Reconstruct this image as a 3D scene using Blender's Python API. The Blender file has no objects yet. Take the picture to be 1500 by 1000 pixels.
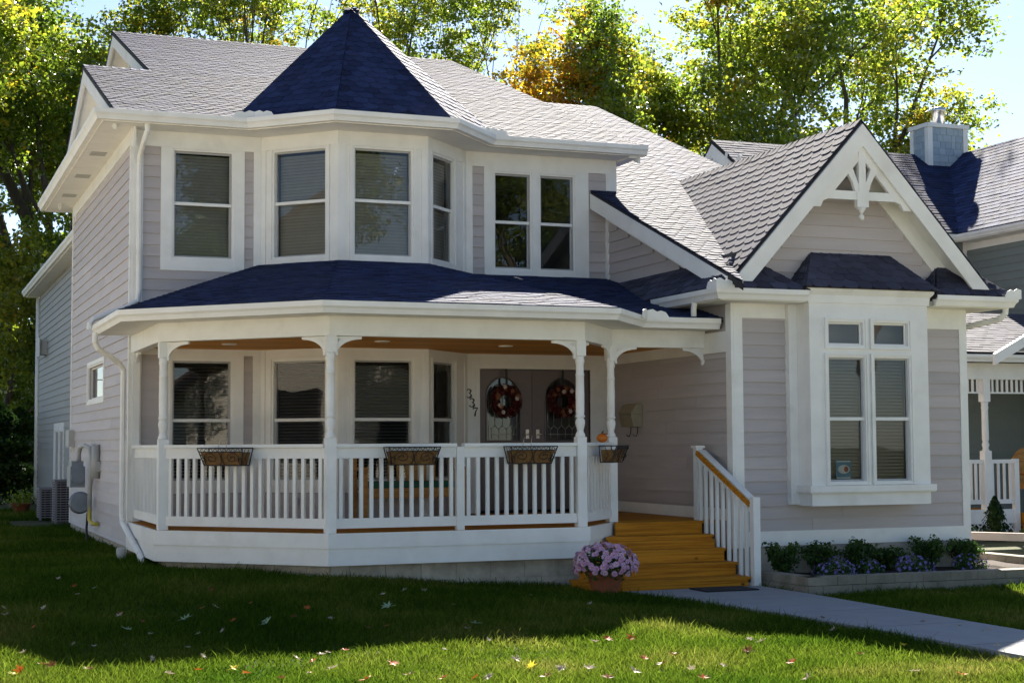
import bpy, math, random
import numpy as np
from mathutils import Vector, Matrix

sc = bpy.context.scene
COL = sc.collection
R = math.radians

# ------------------------------------------------------------------ camera
cam_d = bpy.data.cameras.new('camera'); cam = bpy.data.objects.new('camera', cam_d); COL.objects.link(cam)
sc.camera = cam
cam_d.sensor_width = 36.0; cam_d.lens = 2317.196 / 1500 * 36
cam_d.clip_end = 2000
_yaw, _pit, _rol = R(21.29914), R(3.71383), R(-0.32992)
_f = Vector((math.sin(_yaw)*math.cos(_pit), math.cos(_yaw)*math.cos(_pit), math.sin(_pit)))
_r = Vector((math.cos(_yaw), -math.sin(_yaw), 0)); _u = _r.cross(_f)
_c, _s = math.cos(_rol), math.sin(_rol)
_r, _u = _c*_r + _s*_u, -_s*_r + _c*_u
cam.matrix_world = Matrix(((_r.x, _u.x, -_f.x, 0), (_r.y, _u.y, -_f.y, 0), (_r.z, _u.z, -_f.z, 1.72), (0, 0, 0, 1)))

# ------------------------------------------------------------------ sky, sun, exposure
SUN_DIR = Vector((0.59, 1.153, 1.0)).normalized()
sun_el = math.asin(SUN_DIR.z); sun_az = math.atan2(SUN_DIR.x, SUN_DIR.y)
world = bpy.data.worlds.new('World'); sc.world = world; world.use_nodes = True
wn = world.node_tree; wn.nodes.clear()
sky = wn.nodes.new('ShaderNodeTexSky'); sky.sky_type = 'NISHITA'; sky.sun_disc = False
sky.sun_elevation = sun_el; sky.sun_rotation = sun_az
sky.air_density = 0.7; sky.dust_density = 0.25; sky.ozone_density = 1.0
bg = wn.nodes.new('ShaderNodeBackground'); bg.inputs['Strength'].default_value = 0.05
wo = wn.nodes.new('ShaderNodeOutputWorld')
wn.links.new(sky.outputs[0], bg.inputs['Color']); wn.links.new(bg.outputs[0], wo.inputs['Surface'])
sun_d = bpy.data.lights.new('sun', 'SUN'); sun_d.energy = 5.0; sun_d.angle = R(0.53); sun_d.color = (1.0, 0.93, 0.82)
sun = bpy.data.objects.new('sun', sun_d); COL.objects.link(sun)
sun.rotation_euler = (-SUN_DIR).to_track_quat('-Z', 'Y').to_euler()
sc.view_settings.view_transform = 'Standard'; sc.view_settings.look = 'None'
sc.view_settings.gamma = 1.0; sc.view_settings.use_curve_mapping = False
sc.view_settings.exposure = 1.98

# ------------------------------------------------------------------ materials
def _nt(name):
    m = bpy.data.materials.new(name); m.use_nodes = True
    nt = m.node_tree; nt.nodes.clear()
    out = nt.nodes.new('ShaderNodeOutputMaterial')
    return m, nt, out
def _n(nt, t, **kw):
    n = nt.nodes.new(t)
    for k, v in kw.items(): setattr(n, k, v)
    return n
def _coord(nt, scale=(1, 1, 1)):
    g = _n(nt, 'ShaderNodeNewGeometry'); mp = _n(nt, 'ShaderNodeMapping'); mp.inputs['Scale'].default_value = scale
    nt.links.new(g.outputs['Position'], mp.inputs['Vector']); return mp.outputs[0], g
def _mul(nt, a, b):
    n = _n(nt, 'ShaderNodeMath', operation='MULTIPLY'); 
    for i, x in enumerate((a, b)):
        if isinstance(x, (int, float)): n.inputs[i].default_value = x
        else: nt.links.new(x, n.inputs[i])
    return n.outputs[0]
def _maprange(nt, x, a, b, c, d):
    n = _n(nt, 'ShaderNodeMapRange'); nt.links.new(x, n.inputs[0])
    for i, v in zip((1, 2, 3, 4), (a, b, c, d)): n.inputs[i].default_value = v
    return n.outputs[0]
def _ramp(nt, x, stops):
    n = _n(nt, 'ShaderNodeValToRGB'); e = n.color_ramp.elements
    while len(e) < len(stops): e.new(0.5)
    for el, (p, c) in zip(e, stops): el.position = p; el.color = (*c, 1)
    nt.links.new(x, n.inputs[0]); return n.outputs[0]
def _noise(nt, vec, scale, detail=4, rough=0.55):
    n = _n(nt, 'ShaderNodeTexNoise'); n.inputs['Scale'].default_value = scale
    n.inputs['Detail'].default_value = detail; n.inputs['Roughness'].default_value = rough
    nt.links.new(vec, n.inputs['Vector']); return n.outputs[0]
def _hsv(nt, col, val=None, hue=None, sat=None):
    n = _n(nt, 'ShaderNodeHueSaturation')
    if isinstance(col, tuple): n.inputs['Color'].default_value = (*col, 1)
    else: nt.links.new(col, n.inputs['Color'])
    for k, x in (('Value', val), ('Hue', hue), ('Saturation', sat)):
        if x is None: continue
        if isinstance(x, (int, float)): n.inputs[k].default_value = x
        else: nt.links.new(x, n.inputs[k])
    return n.outputs[0]

def mat(name, col, rough=0.6, var=0.06, scale=6.0, spec=0.4, metal=0.0, bump=0.0, bscale=60, stretch=(1, 1, 1), island=0.0, obj=0.0, stains=None):
    """plain weathered surface: colour with soft mottling, optional piece-to-piece variation and fine relief"""
    m, nt, out = _nt(name)
    p = _n(nt, 'ShaderNodeBsdfPrincipled'); nt.links.new(p.outputs[0], out.inputs[0])
    vec, geo = _coord(nt, stretch)
    v = _maprange(nt, _noise(nt, vec, scale), 0.3, 0.7, 1 - var, 1 + var)
    if island: v = _mul(nt, v, _maprange(nt, geo.outputs['Random Per Island'], 0, 1, 1 - island, 1 + island))
    if obj:
        oi = _n(nt, 'ShaderNodeObjectInfo'); v = _mul(nt, v, _maprange(nt, oi.outputs['Random'], 0, 1, 1 - obj, 1 + obj))
    c = _hsv(nt, col, val=v)
    if stains:
        mx = _n(nt, 'ShaderNodeMix', data_type='RGBA'); nt.links.new(c, mx.inputs[6]); mx.inputs[7].default_value = (*stains[0], 1)
        nt.links.new(_maprange(nt, _noise(nt, vec, stains[1], 6), stains[2], stains[3], 0, stains[4]), mx.inputs[0]); c = mx.outputs[2]
    nt.links.new(c, p.inputs['Base Color'])
    p.inputs['Roughness'].default_value = rough; p.inputs['Specular IOR Level'].default_value = spec; p.inputs['Metallic'].default_value = metal
    if bump:
        b = _n(nt, 'ShaderNodeBump'); b.inputs['Strength'].default_value = bump; b.inputs['Distance'].default_value = 0.01
        nt.links.new(_noise(nt, vec, bscale, 5), b.inputs['Height']); nt.links.new(b.outputs[0], p.inputs['Normal'])
    return m

def leaf_mat(name, stops, trans=0.45, island=0.25, clump=0.9, gloss=0.25, tval=1.5):
    """leaf: colour by leaf and by clump, part of the light comes through from behind"""
    m, nt, out = _nt(name)
    vec, geo = _coord(nt)
    a = _n(nt, 'ShaderNodeMath', operation='ADD')
    nt.links.new(_maprange(nt, _noise(nt, vec, clump, 2), 0.3, 0.7, 0, 0.7), a.inputs[0])
    nt.links.new(_mul(nt, geo.outputs['Random Per Island'], 0.3), a.inputs[1])
    c = _ramp(nt, a.outputs[0], stops)
    c = _hsv(nt, c, val=_maprange(nt, geo.outputs['Random Per Island'], 0, 1, 1 - island, 1 + island))
    d = _n(nt, 'ShaderNodeBsdfDiffuse'); t = _n(nt, 'ShaderNodeBsdfTranslucent'); g = _n(nt, 'ShaderNodeBsdfGlossy')
    g.inputs['Roughness'].default_value = 0.45; g.inputs['Color'].default_value = (0.8, 0.85, 0.8, 1)
    nt.links.new(c, d.inputs[0]); nt.links.new(_hsv(nt, c, val=tval, sat=1.05), t.inputs[0])
    m1 = _n(nt, 'ShaderNodeMixShader'); m1.inputs[0].default_value = trans
    nt.links.new(d.outputs[0], m1.inputs[1]); nt.links.new(t.outputs[0], m1.inputs[2])
    fr = _n(nt, 'ShaderNodeFresnel'); fr.inputs[0].default_value = 1.4
    m2 = _n(nt, 'ShaderNodeMixShader'); nt.links.new(_mul(nt, fr.outputs[0], gloss), m2.inputs[0])
    nt.links.new(m1.outputs[0], m2.inputs[1]); nt.links.new(g.outputs[0], m2.inputs[2]); nt.links.new(m2.outputs[0], out.inputs[0])
    return m

def glass_mat(name, tint=(0.74, 0.77, 0.77), ior=1.65, wave=0.02):
    m, nt, out = _nt(name)
    t = _n(nt, 'ShaderNodeBsdfTransparent'); t.inputs[0].default_value = (*tint, 1)
    g = _n(nt, 'ShaderNodeBsdfGlossy'); g.inputs['Roughness'].default_value = 0.0
    fr = _n(nt, 'ShaderNodeFresnel'); fr.inputs[0].default_value = ior
    vec, geo = _coord(nt); b = _n(nt, 'ShaderNodeBump'); b.inputs['Strength'].default_value = wave; b.inputs['Distance'].default_value = 0.05
    nt.links.new(_noise(nt, vec, 2.2, 1), b.inputs['Height']); nt.links.new(b.outputs[0], g.inputs['Normal'])
    mx = _n(nt, 'ShaderNodeMixShader'); nt.links.new(fr.outputs[0], mx.inputs[0])
    nt.links.new(t.outputs[0], mx.inputs[1]); nt.links.new(g.outputs[0], mx.inputs[2]); nt.links.new(mx.outputs[0], out.inputs[0])
    return m

def wood_mat(name, col, dark, stretch, rough=0.45, knots=True, obj=0.12):
    m, nt, out = _nt(name)
    p = _n(nt, 'ShaderNodeBsdfPrincipled'); nt.links.new(p.outputs[0], out.inputs[0])
    vec, geo = _coord(nt, stretch)
    c = _ramp(nt, _noise(nt, vec, 5, 6, 0.6), [(0.3, dark), (0.55, col), (0.75, tuple(min(1, x*1.15) for x in col))])
    oi = _n(nt, 'ShaderNodeObjectInfo')
    c = _hsv(nt, c, val=_mul(nt, _maprange(nt, oi.outputs['Random'], 0, 1, 1-obj, 1+obj), _maprange(nt, geo.outputs['Random Per Island'], 0, 1, 1-obj, 1+obj)))
    if knots:
        v = _n(nt, 'ShaderNodeTexVoronoi'); v.inputs['Scale'].default_value = 2.6
        vv, _ = _coord(nt, (1.0, 0.2, 1.7)); nt.links.new(vv, v.inputs['Vector'])
        mx = _n(nt, 'ShaderNodeMix', data_type='RGBA'); nt.links.new(c, mx.inputs[6]); mx.inputs[7].default_value = (0.07, 0.025, 0.008, 1)
        nt.links.new(_maprange(nt, v.outputs['Distance'], 0.045, 0.10, 0.9, 0), mx.inputs[0]); c = mx.outputs[2]
    nt.links.new(c, p.inputs['Base Color']); p.inputs['Roughness'].default_value = max(rough, .6); p.inputs['Specular IOR Level'].default_value = 0.12
    return m

M = dict(
    white=mat('white_paint', (0.82, 0.81, 0.77), 0.5, 0.05, 3, obj=0.025, stains=((0.52, 0.48, 0.40), 2.2, 0.55, 0.8, 0.35)),
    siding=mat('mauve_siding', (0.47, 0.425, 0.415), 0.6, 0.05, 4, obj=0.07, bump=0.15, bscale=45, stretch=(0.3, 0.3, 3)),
    siding_side_lit=mat('mauve_siding_side_lit', (0.525, 0.475, 0.47), 0.6, 0.05, 4, obj=0.07, bump=0.15, bscale=45, stretch=(0.3, 0.3, 3)),  # same siding, colour lightened for the bounced sunlight on the left walls
    shingle=mat('asphalt_shingle', (0.020, 0.030, 0.080), 0.80, 0.16, 9, spec=0.115, bump=0.3, bscale=160, island=0.38, obj=0.3, stains=((0.044, 0.050, 0.085), 0.9, 0.45, 0.75, 0.5)),
    wing_shingle=mat('asphalt_shingle_wing', (0.052, 0.053, 0.078), 0.85, 0.12, 9, spec=0.16, bump=0.3, bscale=160, island=0.34, obj=0.17),
    felt=mat('roof_edge', (0.03, 0.028, 0.03), 0.8),
    glass=glass_mat('window_glass'),
    blind=mat('blind_slat', (0.42, 0.39, 0.33), 0.6, 0.05, island=0.04),
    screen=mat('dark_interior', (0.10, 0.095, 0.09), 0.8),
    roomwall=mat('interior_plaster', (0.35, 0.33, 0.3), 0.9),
    cedar=wood_mat('stained_cedar', (0.52, 0.215, 0.018), (0.28, 0.09, 0.007), (0.25, 3, 9)),
    ceiling=wood_mat('porch_ceiling_wood', (0.74, 0.36, 0.08), (0.56, 0.24, 0.045), (0.3, 6, 2), knots=False, obj=0.16),
    benchwood=wood_mat('bench_wood', (0.42, 0.22, 0.07), (0.3, 0.14, 0.04), (1, 1, 4), knots=False),
    door=mat('taupe_door', (0.17, 0.135, 0.13), 0.4, 0.04),
    block=mat('concrete_block', (0.45, 0.395, 0.31), 0.9, 0.16, 7, bump=0.6, bscale=40, obj=0.08, stains=((0.2, 0.17, 0.13), 3, 0.5, 0.75, 0.6)),
    edging=mat('mossy_edging_block', (0.24, 0.215, 0.17), 0.9, 0.18, 7, bump=0.6, bscale=40, obj=0.1, stains=((0.12, 0.12, 0.07), 3, 0.45, 0.75, 0.6)),
    walk=mat('concrete_walk', (0.25, 0.255, 0.265), 0.85, 0.07, 3, bump=0.25, bscale=120, obj=0.04, stains=((0.26, 0.25, 0.23), 1.3, 0.52, 0.75, 0.5)),
    bounce_paving=mat('bounce_concrete', (0.55, 0.48, 0.37), 0.85, 0.1, 8, bump=0.3, bscale=90),  # unseen concrete, made pale to throw warm bounce light on the house
    soil=mat('mulch', (0.035, 0.022, 0.014), 0.95, 0.4, 25, bump=1.0, bscale=50),
    turf=mat('turf', (0.06, 0.066, 0.02), 0.95, 0.35, 2.5, bump=0.8, bscale=60, stains=((0.12, 0.10, 0.04), 1.1, 0.5, 0.75, 0.55)),
    iron=mat('black_iron', (0.015, 0.014, 0.014), 0.5, 0.1, spec=0.5),
    coco=mat('coco_liner', (0.20, 0.105, 0.035), 0.95, 0.3, 30, bump=0.8, bscale=90),
    terracotta=mat('terracotta', (0.30, 0.095, 0.045), 0.75, 0.12, 8, bump=0.2),
    galv=mat('grey_meter_metal', (0.22, 0.24, 0.27), 0.45, 0.08, metal=0.5),
    greypaint=mat('grey_paint', (0.42, 0.42, 0.40), 0.5, 0.05),
    yellowpipe=mat('yellow_pipe', (0.55, 0.45, 0.08), 0.5),
    ac=mat('ac_grille', (0.19, 0.18, 0.2), 0.55, 0.06),
    dark=mat('black_void', (0.012, 0.012, 0.013), 0.8),
    rubber=mat('black_mat', (0.018, 0.018, 0.022), 0.85, 0.2, 20, bump=0.5, bscale=90),
    steel=mat('brushed_steel', (0.6, 0.6, 0.6), 0.3, 0.05, metal=1.0),
    brass=mat('satin_nickel', (0.7, 0.66, 0.58), 0.28, metal=1.0),
    mailbox=mat('aged_mailbox', (0.36, 0.32, 0.22), 0.5, 0.1, metal=0.3),
    lead=mat('glass_came', (0.62, 0.6, 0.55), 0.35, metal=0.7),
    lightlens=mat('downlight_lens', (0.8, 0.78, 0.72), 0.4),
    orange=mat('pumpkin_orange', (0.62, 0.17, 0.015), 0.5, 0.1),
    green_cushion=mat('green_cushion', (0.02, 0.085, 0.05), 0.85),
    bark=mat('tree_bark', (0.075, 0.06, 0.048), 0.95, 0.3, 6, bump=1.0, bscale=18, stretch=(1, 1, 0.25)),
    nsiding=mat('sage_siding', (0.185, 0.215, 0.20), 0.65, 0.04, obj=0.04),
    nshingle=mat('blue_shake', (0.30, 0.37, 0.43), 0.7, 0.06, island=0.07),
    lattice=mat('lattice_white', (0.75, 0.74, 0.72), 0.5),
    rail_tan=mat('weathered_rail', (0.5, 0.42, 0.36), 0.8, 0.08),
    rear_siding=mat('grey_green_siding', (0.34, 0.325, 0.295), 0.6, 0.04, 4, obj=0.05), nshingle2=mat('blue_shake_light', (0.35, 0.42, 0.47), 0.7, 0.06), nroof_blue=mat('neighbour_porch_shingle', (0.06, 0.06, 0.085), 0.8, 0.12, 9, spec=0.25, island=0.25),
    sticker_blue=mat('sticker_blue', (0.08, 0.27, 0.42), 0.5), sticker_white=mat('sticker_white', (0.7, 0.7, 0.68), 0.5), sticker_red=mat('sticker_red', (0.35, 0.05, 0.04), 0.5),
    grass=leaf_mat('grass_blade', [(0.0, (0.022, 0.056, 0.007)), (0.35, (0.048, 0.085, 0.010)), (0.65, (0.085, 0.118, 0.017)), (1.0, (0.165, 0.15, 0.045))], 0.5, 0.3, 0.55, 0.0),
    leaf_dark=leaf_mat('maple_leaf_green', [(0.0, (0.045, 0.085, 0.012)), (0.45, (0.08, 0.12, 0.016)), (0.8, (0.15, 0.16, 0.018)), (1.0, (0.26, 0.17, 0.02))], 0.62, 0.3, 0.5, 0.2, 2.6),
    leaf_yellow=leaf_mat('maple_leaf_turning', [(0.0, (0.065, 0.115, 0.016)), (0.45, (0.11, 0.15, 0.02)), (0.8, (0.19, 0.185, 0.024)), (1.0, (0.34, 0.16, 0.03))], 0.6, 0.3, 0.4, 0.2, 2.3),
    leaf_gold=leaf_mat('maple_leaf_gold', [(0.0, (0.11, 0.13, 0.016)), (0.4, (0.20, 0.17, 0.02)), (0.8, (0.36, 0.19, 0.025)), (1.0, (0.42, 0.14, 0.03))], 0.62, 0.3, 0.5, 0.2, 2.3),
    leaf_orange=leaf_mat('maple_leaf_orange', [(0.0, (0.12, 0.12, 0.018)), (0.4, (0.26, 0.17, 0.025)), (0.8, (0.42, 0.15, 0.02)), (1.0, (0.38, 0.07, 0.03))], 0.6, 0.3, 0.5, 0.2, 2.0),
    leaf_ever=leaf_mat('arborvitae_leaf', [(0.0, (0.012, 0.03, 0.008)), (0.6, (0.025, 0.05, 0.012)), (1.0, (0.05, 0.075, 0.016))], 0.3, 0.3, 1.5, 0.05),
    leaf_box=leaf_mat('boxwood_leaf', [(0.0, (0.025, 0.06, 0.012)), (0.6, (0.05, 0.095, 0.02)), (1.0, (0.08, 0.12, 0.025))], 0.35, 0.3, 3, 0.06),
    leaf_mum=leaf_mat('mum_leaf', [(0.0, (0.03, 0.07, 0.016)), (1.0, (0.06, 0.12, 0.03))], 0.3, 0.3, 5, 0.06),
    petal_pink=leaf_mat('pink_petal', [(0.0, (0.52, 0.27, 0.46)), (0.6, (0.66, 0.42, 0.60)), (1.0, (0.75, 0.6, 0.70))], 0.2, 0.15, 12, 0.05),
    petal_purple=leaf_mat('purple_petal', [(0.0, (0.10, 0.085, 0.30)), (0.6, (0.18, 0.16, 0.45)), (1.0, (0.30, 0.28, 0.58))], 0.2, 0.2, 12, 0.05),
    petal_eye=mat('flower_eye', (0.5, 0.3, 0.05), 0.8),
    wreath=leaf_mat('wreath_leaf', [(0.0, (0.035, 0.006, 0.006)), (0.55, (0.075, 0.010, 0.010)), (0.85, (0.12, 0.022, 0.014)), (1.0, (0.2, 0.09, 0.04))], 0.15, 0.4, 9, 0.2),
    fall_red=leaf_mat('fallen_red', [(0.0, (0.30, 0.05, 0.02)), (1.0, (0.5, 0.14, 0.04))], 0.2, 0.2, 3),
    fall_tan=leaf_mat('fallen_tan', [(0.0, (0.33, 0.26, 0.19)), (1.0, (0.52, 0.44, 0.36))], 0.15, 0.2, 3),
    fall_brown=leaf_mat('fallen_brown', [(0.0, (0.14, 0.05, 0.025)), (1.0, (0.25, 0.11, 0.05))], 0.15, 0.2, 3),
    fall_yellow=leaf_mat('fallen_yellow', [(0.0, (0.5, 0.45, 0.04)), (1.0, (0.62, 0.5, 0.08))], 0.3, 0.2, 3),
    fall_green=leaf_mat('fallen_green', [(0.0, (0.20, 0.30, 0.16)), (1.0, (0.3, 0.4, 0.25))], 0.2, 0.2, 3),
    across_wall=mat('cream_siding', (0.62, 0.57, 0.48), 0.7), across_roof=mat('brown_roof', (0.12, 0.075, 0.06), 0.9),
)

# ------------------------------------------------------------------ object helpers
ROOT = {}                       # root name -> base location
def tag(o, label=None, cat=None, group=None, kind=None):
    if label: o['label'] = label
    if cat: o['category'] = cat
    if group: o['group'] = group
    if kind: o['kind'] = kind
    return o
def thing(name, loc, label, cat, group=None):
    o = bpy.data.objects.new(name, None); COL.objects.link(o); o.location = loc; o.empty_display_size = 0.2
    ROOT[o.name] = Vector(loc)
    return tag(o, label, cat, group)
def rootloc(o):
    p = Vector((0, 0, 0))
    while o is not None: p = p + o.location; o = o.parent
    return p
def link(name, me, parent=None, loc=None):
    o = bpy.data.objects.new(name, me); COL.objects.link(o)
    if parent: o.parent = parent
    if loc is not None: o.location = loc
    return o

class MB:
    """collects faces in world coordinates; build() links them as one mesh"""
    def __init__(s): s.v = []; s.f = []; s.mi = []; s.cur = 0; s.smooth = []
    def add(s, vs, fs, sm=False):
        k = len(s.v); s.v.extend([tuple(x) for x in vs]); s.f.extend([tuple(i + k for i in f) for f in fs])
        s.mi.extend([s.cur]*len(fs)); s.smooth.extend([sm]*len(fs)); return s
    def hexa(s, c):      # 8 corners: bottom 0-3 ccw, top 4-7
        return s.add(c, [(3, 2, 1, 0), (4, 5, 6, 7), (0, 1, 5, 4), (1, 2, 6, 5), (2, 3, 7, 6), (3, 0, 4, 7)])
    def box(s, x0, x1, y0, y1, z0, z1):
        return s.hexa([(x0, y0, z0), (x1, y0, z0), (x1, y1, z0), (x0, y1, z0), (x0, y0, z1), (x1, y0, z1), (x1, y1, z1), (x0, y1, z1)])
    def prism(s, poly, ext):   # poly 3D points, ext vector
        n = len(poly); e = Vector(ext); p = [Vector(q) for q in poly]
        fs = [tuple(range(n-1, -1, -1)), tuple(range(n, 2*n))] + [(i, (i+1) % n, n+(i+1) % n, n+i) for i in range(n)]
        return s.add(p + [q + e for q in p], fs)
    def bar(s, a, b, w, h, up=(0, 0, 1)):
        a = Vector(a); b = Vector(b); d = (b-a).normalized(); up = Vector(up)
        r = d.cross(up)
        if r.length < 1e-4: r = Vector((1, 0, 0))
        r.normalize(); u = r.cross(d)
        r *= w/2; u *= h/2
        return s.hexa([a-r-u, a+r-u, b+r-u, b-r-u, a-r+u, a+r+u, b+r+u, b-r+u])
    def tube(s, pts, rad, n=8, cap=True, sm=True):
        pts = [Vector(p) for p in pts]; m = len(pts)
        rr = rad if hasattr(rad, '__len__') else [rad]*m
        vs = []; prev = None
        for i, p in enumerate(pts):
            t = (pts[min(i+1, m-1)] - pts[max(i-1, 0)]).normalized()
            if prev is None:
                a = Vector((0, 0, 1)) if abs(t.z) < 0.9 else Vector((1, 0, 0)); r = t.cross(a).normalized()
            else:
                r = prev - t*prev.dot(t)
                r = r.normalized() if r.length > 1e-5 else t.orthogonal().normalized()
            prev = r; b = t.cross(r)
            for k in range(n):
                ang = 2*math.pi*k/n; vs.append(p + (r*math.cos(ang) + b*math.sin(ang))*rr[i])
        fs = [(i*n+k, i*n+(k+1) % n, (i+1)*n+(k+1) % n, (i+1)*n+k) for i in range(m-1) for k in range(n)]
        s.add(vs, fs, sm)
        if cap:
            k0 = len(s.v) - len(vs)
            s.f += [tuple(k0+k for k in range(n-1, -1, -1)), tuple(k0+(m-1)*n+k for k in range(n))]; s.mi += [s.cur]*2; s.smooth += [False]*2
        return s
    def lathe(s, x, y, prof, n=14, sm=True):   # prof [(r,z)]
        vs = [(x + r*math.cos(2*math.pi*k/n), y + r*math.sin(2*math.pi*k/n), z) for r, z in prof for k in range(n)]
        m = len(prof)
        fs = [(i*n+k, i*n+(k+1) % n, (i+1)*n+(k+1) % n, (i+1)*n+k) for i in range(m-1) for k in range(n)]
        s.add(vs, fs, sm)
        k0 = len(s.v) - len(vs)
        s.f += [tuple(k0+k for k in range(n-1, -1, -1)), tuple(k0+(m-1)*n+k for k in range(n))]; s.mi += [s.cur]*2; s.smooth += [False]*2
        return s
    def sweep(s, path, prof, z, side=1):
        """profile [(out,dz)] along a plan polyline with mitred corners; side=+1: outward is to the right of travel"""
        P = [Vector((p[0], p[1])) for p in path]; n = len(prof); rows = []
        for i, p in enumerate(P):
            d0 = (P[i]-P[i-1]).normalized() if i else (P[1]-P[0]).normalized()
            d1 = (P[i+1]-P[i]).normalized() if i < len(P)-1 else d0
            n0 = Vector((d0.y, -d0.x))*side; n1 = Vector((d1.y, -d1.x))*side
            mv = (n0+n1).normalized(); mv = mv/max(0.3, mv.dot(n0))
            rows.append([(p.x+mv.x*o, p.y+mv.y*o, z+dz) for o, dz in prof])
        vs = [q for r in rows for q in r]; m = len(rows)
        fs = [(i*n+k, i*n+(k+1) % n, (i+1)*n+(k+1) % n, (i+1)*n+k) for i in range(m-1) for k in range(n)]
        fs += [tuple(range(n)), tuple((m-1)*n+k for k in range(n-1, -1, -1))]
        return s.add(vs, fs)
    def build(s, name, m, parent=None, label=None, kind=None, recalc=True):
        o0 = rootloc(parent) if parent else Vector((0, 0, 0))
        me = bpy.data.meshes.new(name)
        me.from_pydata([(a-o0.x, b-o0.y, c-o0.z) for a, b, c in s.v], [], s.f)
        for mm in (m if isinstance(m, (list, tuple)) else [m]): me.materials.append(mm)
        if any(s.mi): me.polygons.foreach_set('material_index', s.mi)
        if any(s.smooth): me.polygons.foreach_set('use_smooth', s.smooth)
        if recalc:
            import bmesh
            bm = bmesh.new(); bm.from_mesh(me); bmesh.ops.recalc_face_normals(bm, faces=bm.faces); bm.to_mesh(me); bm.free()
        me.update()
        o = link(name, me, parent)
        if label: o['label'] = label
        if kind: o['kind'] = kind
        return o

class Frame:
    """vertical wall plane: U along the wall (left to right seen from outside), N outward"""
    def __init__(s, o, u): s.o = Vector((o[0], o[1], 0)); s.U = Vector((u[0], u[1], 0)).normalized(); s.N = Vector((s.U.y, -s.U.x, 0))
    def p(s, u, z, d=0.0): return s.o + s.U*u + s.N*d + Vector((0, 0, z))
    def box(s, mb, u0, u1, z0, z1, d0, d1):
        return mb.hexa([s.p(u0, z0, d1), s.p(u1, z0, d1), s.p(u1, z0, d0), s.p(u0, z0, d0), s.p(u0, z1, d1), s.p(u1, z1, d1), s.p(u1, z1, d0), s.p(u0, z1, d0)])

def sheath(mb, F, u0, u1, z0, z1, holes, d0=-0.12, d1=0.0):
    us = sorted({u0, u1} | {min(max(h[i], u0), u1) for h in holes for i in (0, 1)})
    zs = sorted({z0, z1} | {min(max(h[i], z0), z1) for h in holes for i in (2, 3)})
    for a, b in zip(us, us[1:]):
        run = None
        for c, d in zip(zs, zs[1:]):
            um, zm = (a+b)/2, (c+d)/2
            hole = any(h[0] < um < h[1] and h[2] < zm < h[3] for h in holes)
            if hole:
                if run: F.box(mb, a, b, run[0], run[1], d0, d1); run = None
            else: run = (run[0], d) if run else (c, d)
        if run: F.box(mb, a, b, run[0], run[1], d0, d1)

def siding(F, parent, m, z0, z1, spans, holes=(), exp=0.15, name='siding_board', zref=0.62):
    """lapped boards; spans(zmid) -> [(u0,u1)]; boards are cut round the holes"""
    k = math.floor((z0 - zref)/exp)
    while zref + k*exp < z1 - 0.01:
        a = max(z0, zref + k*exp); b = min(z1, zref + (k+1)*exp); k += 1
        if b - a < 0.03: continue
        zm = (a+b)/2
        ivs = list(spans(zm))
        for h in holes:
            if h[2] < zm < h[3]:
                nx = []
                for p, q in ivs:
                    if h[0] > p: nx.append((p, min(q, h[0])))
                    if h[1] < q: nx.append((max(p, h[1]), q))
                    if h[0] >= q or h[1] <= p: pass
                ivs = [(p, q) for p, q in nx]
        cut = []
        for p, q in ivs:
            if q - p > 2.1: c_ = p + (q-p)*random.Random(int(a*977)).uniform(.2, .8); cut += [(p, c_-0.002), (c_+0.002, q)]
            else: cut.append((p, q))
        for p, q in cut:
            if q - p < 0.04: continue
            mb = MB(); t = min(b + 0.012, z1)
            mb.hexa([F.p(p, a, 0.027), F.p(q, a, 0.027), F.p(q, a, 0.002), F.p(p, a, 0.002), F.p(p, t, 0.008), F.p(q, t, 0.008), F.p(q, t, 0.002), F.p(p, t, 0.002)])
            mb.build(name, m, parent)

def blinds(mb, F, u0, u1, z0, z1, d, step=0.043, tilt=0.35):
    z = z0
    while z < z1:
        c, s_ = math.cos(tilt)*0.022, math.sin(tilt)*0.022
        mb.add([F.p(u0, z-s_, d+c), F.p(u1, z-s_, d+c), F.p(u1, z+s_, d-c), F.p(u0, z+s_, d-c)], [(0, 1, 2, 3)])
        z += step

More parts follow.
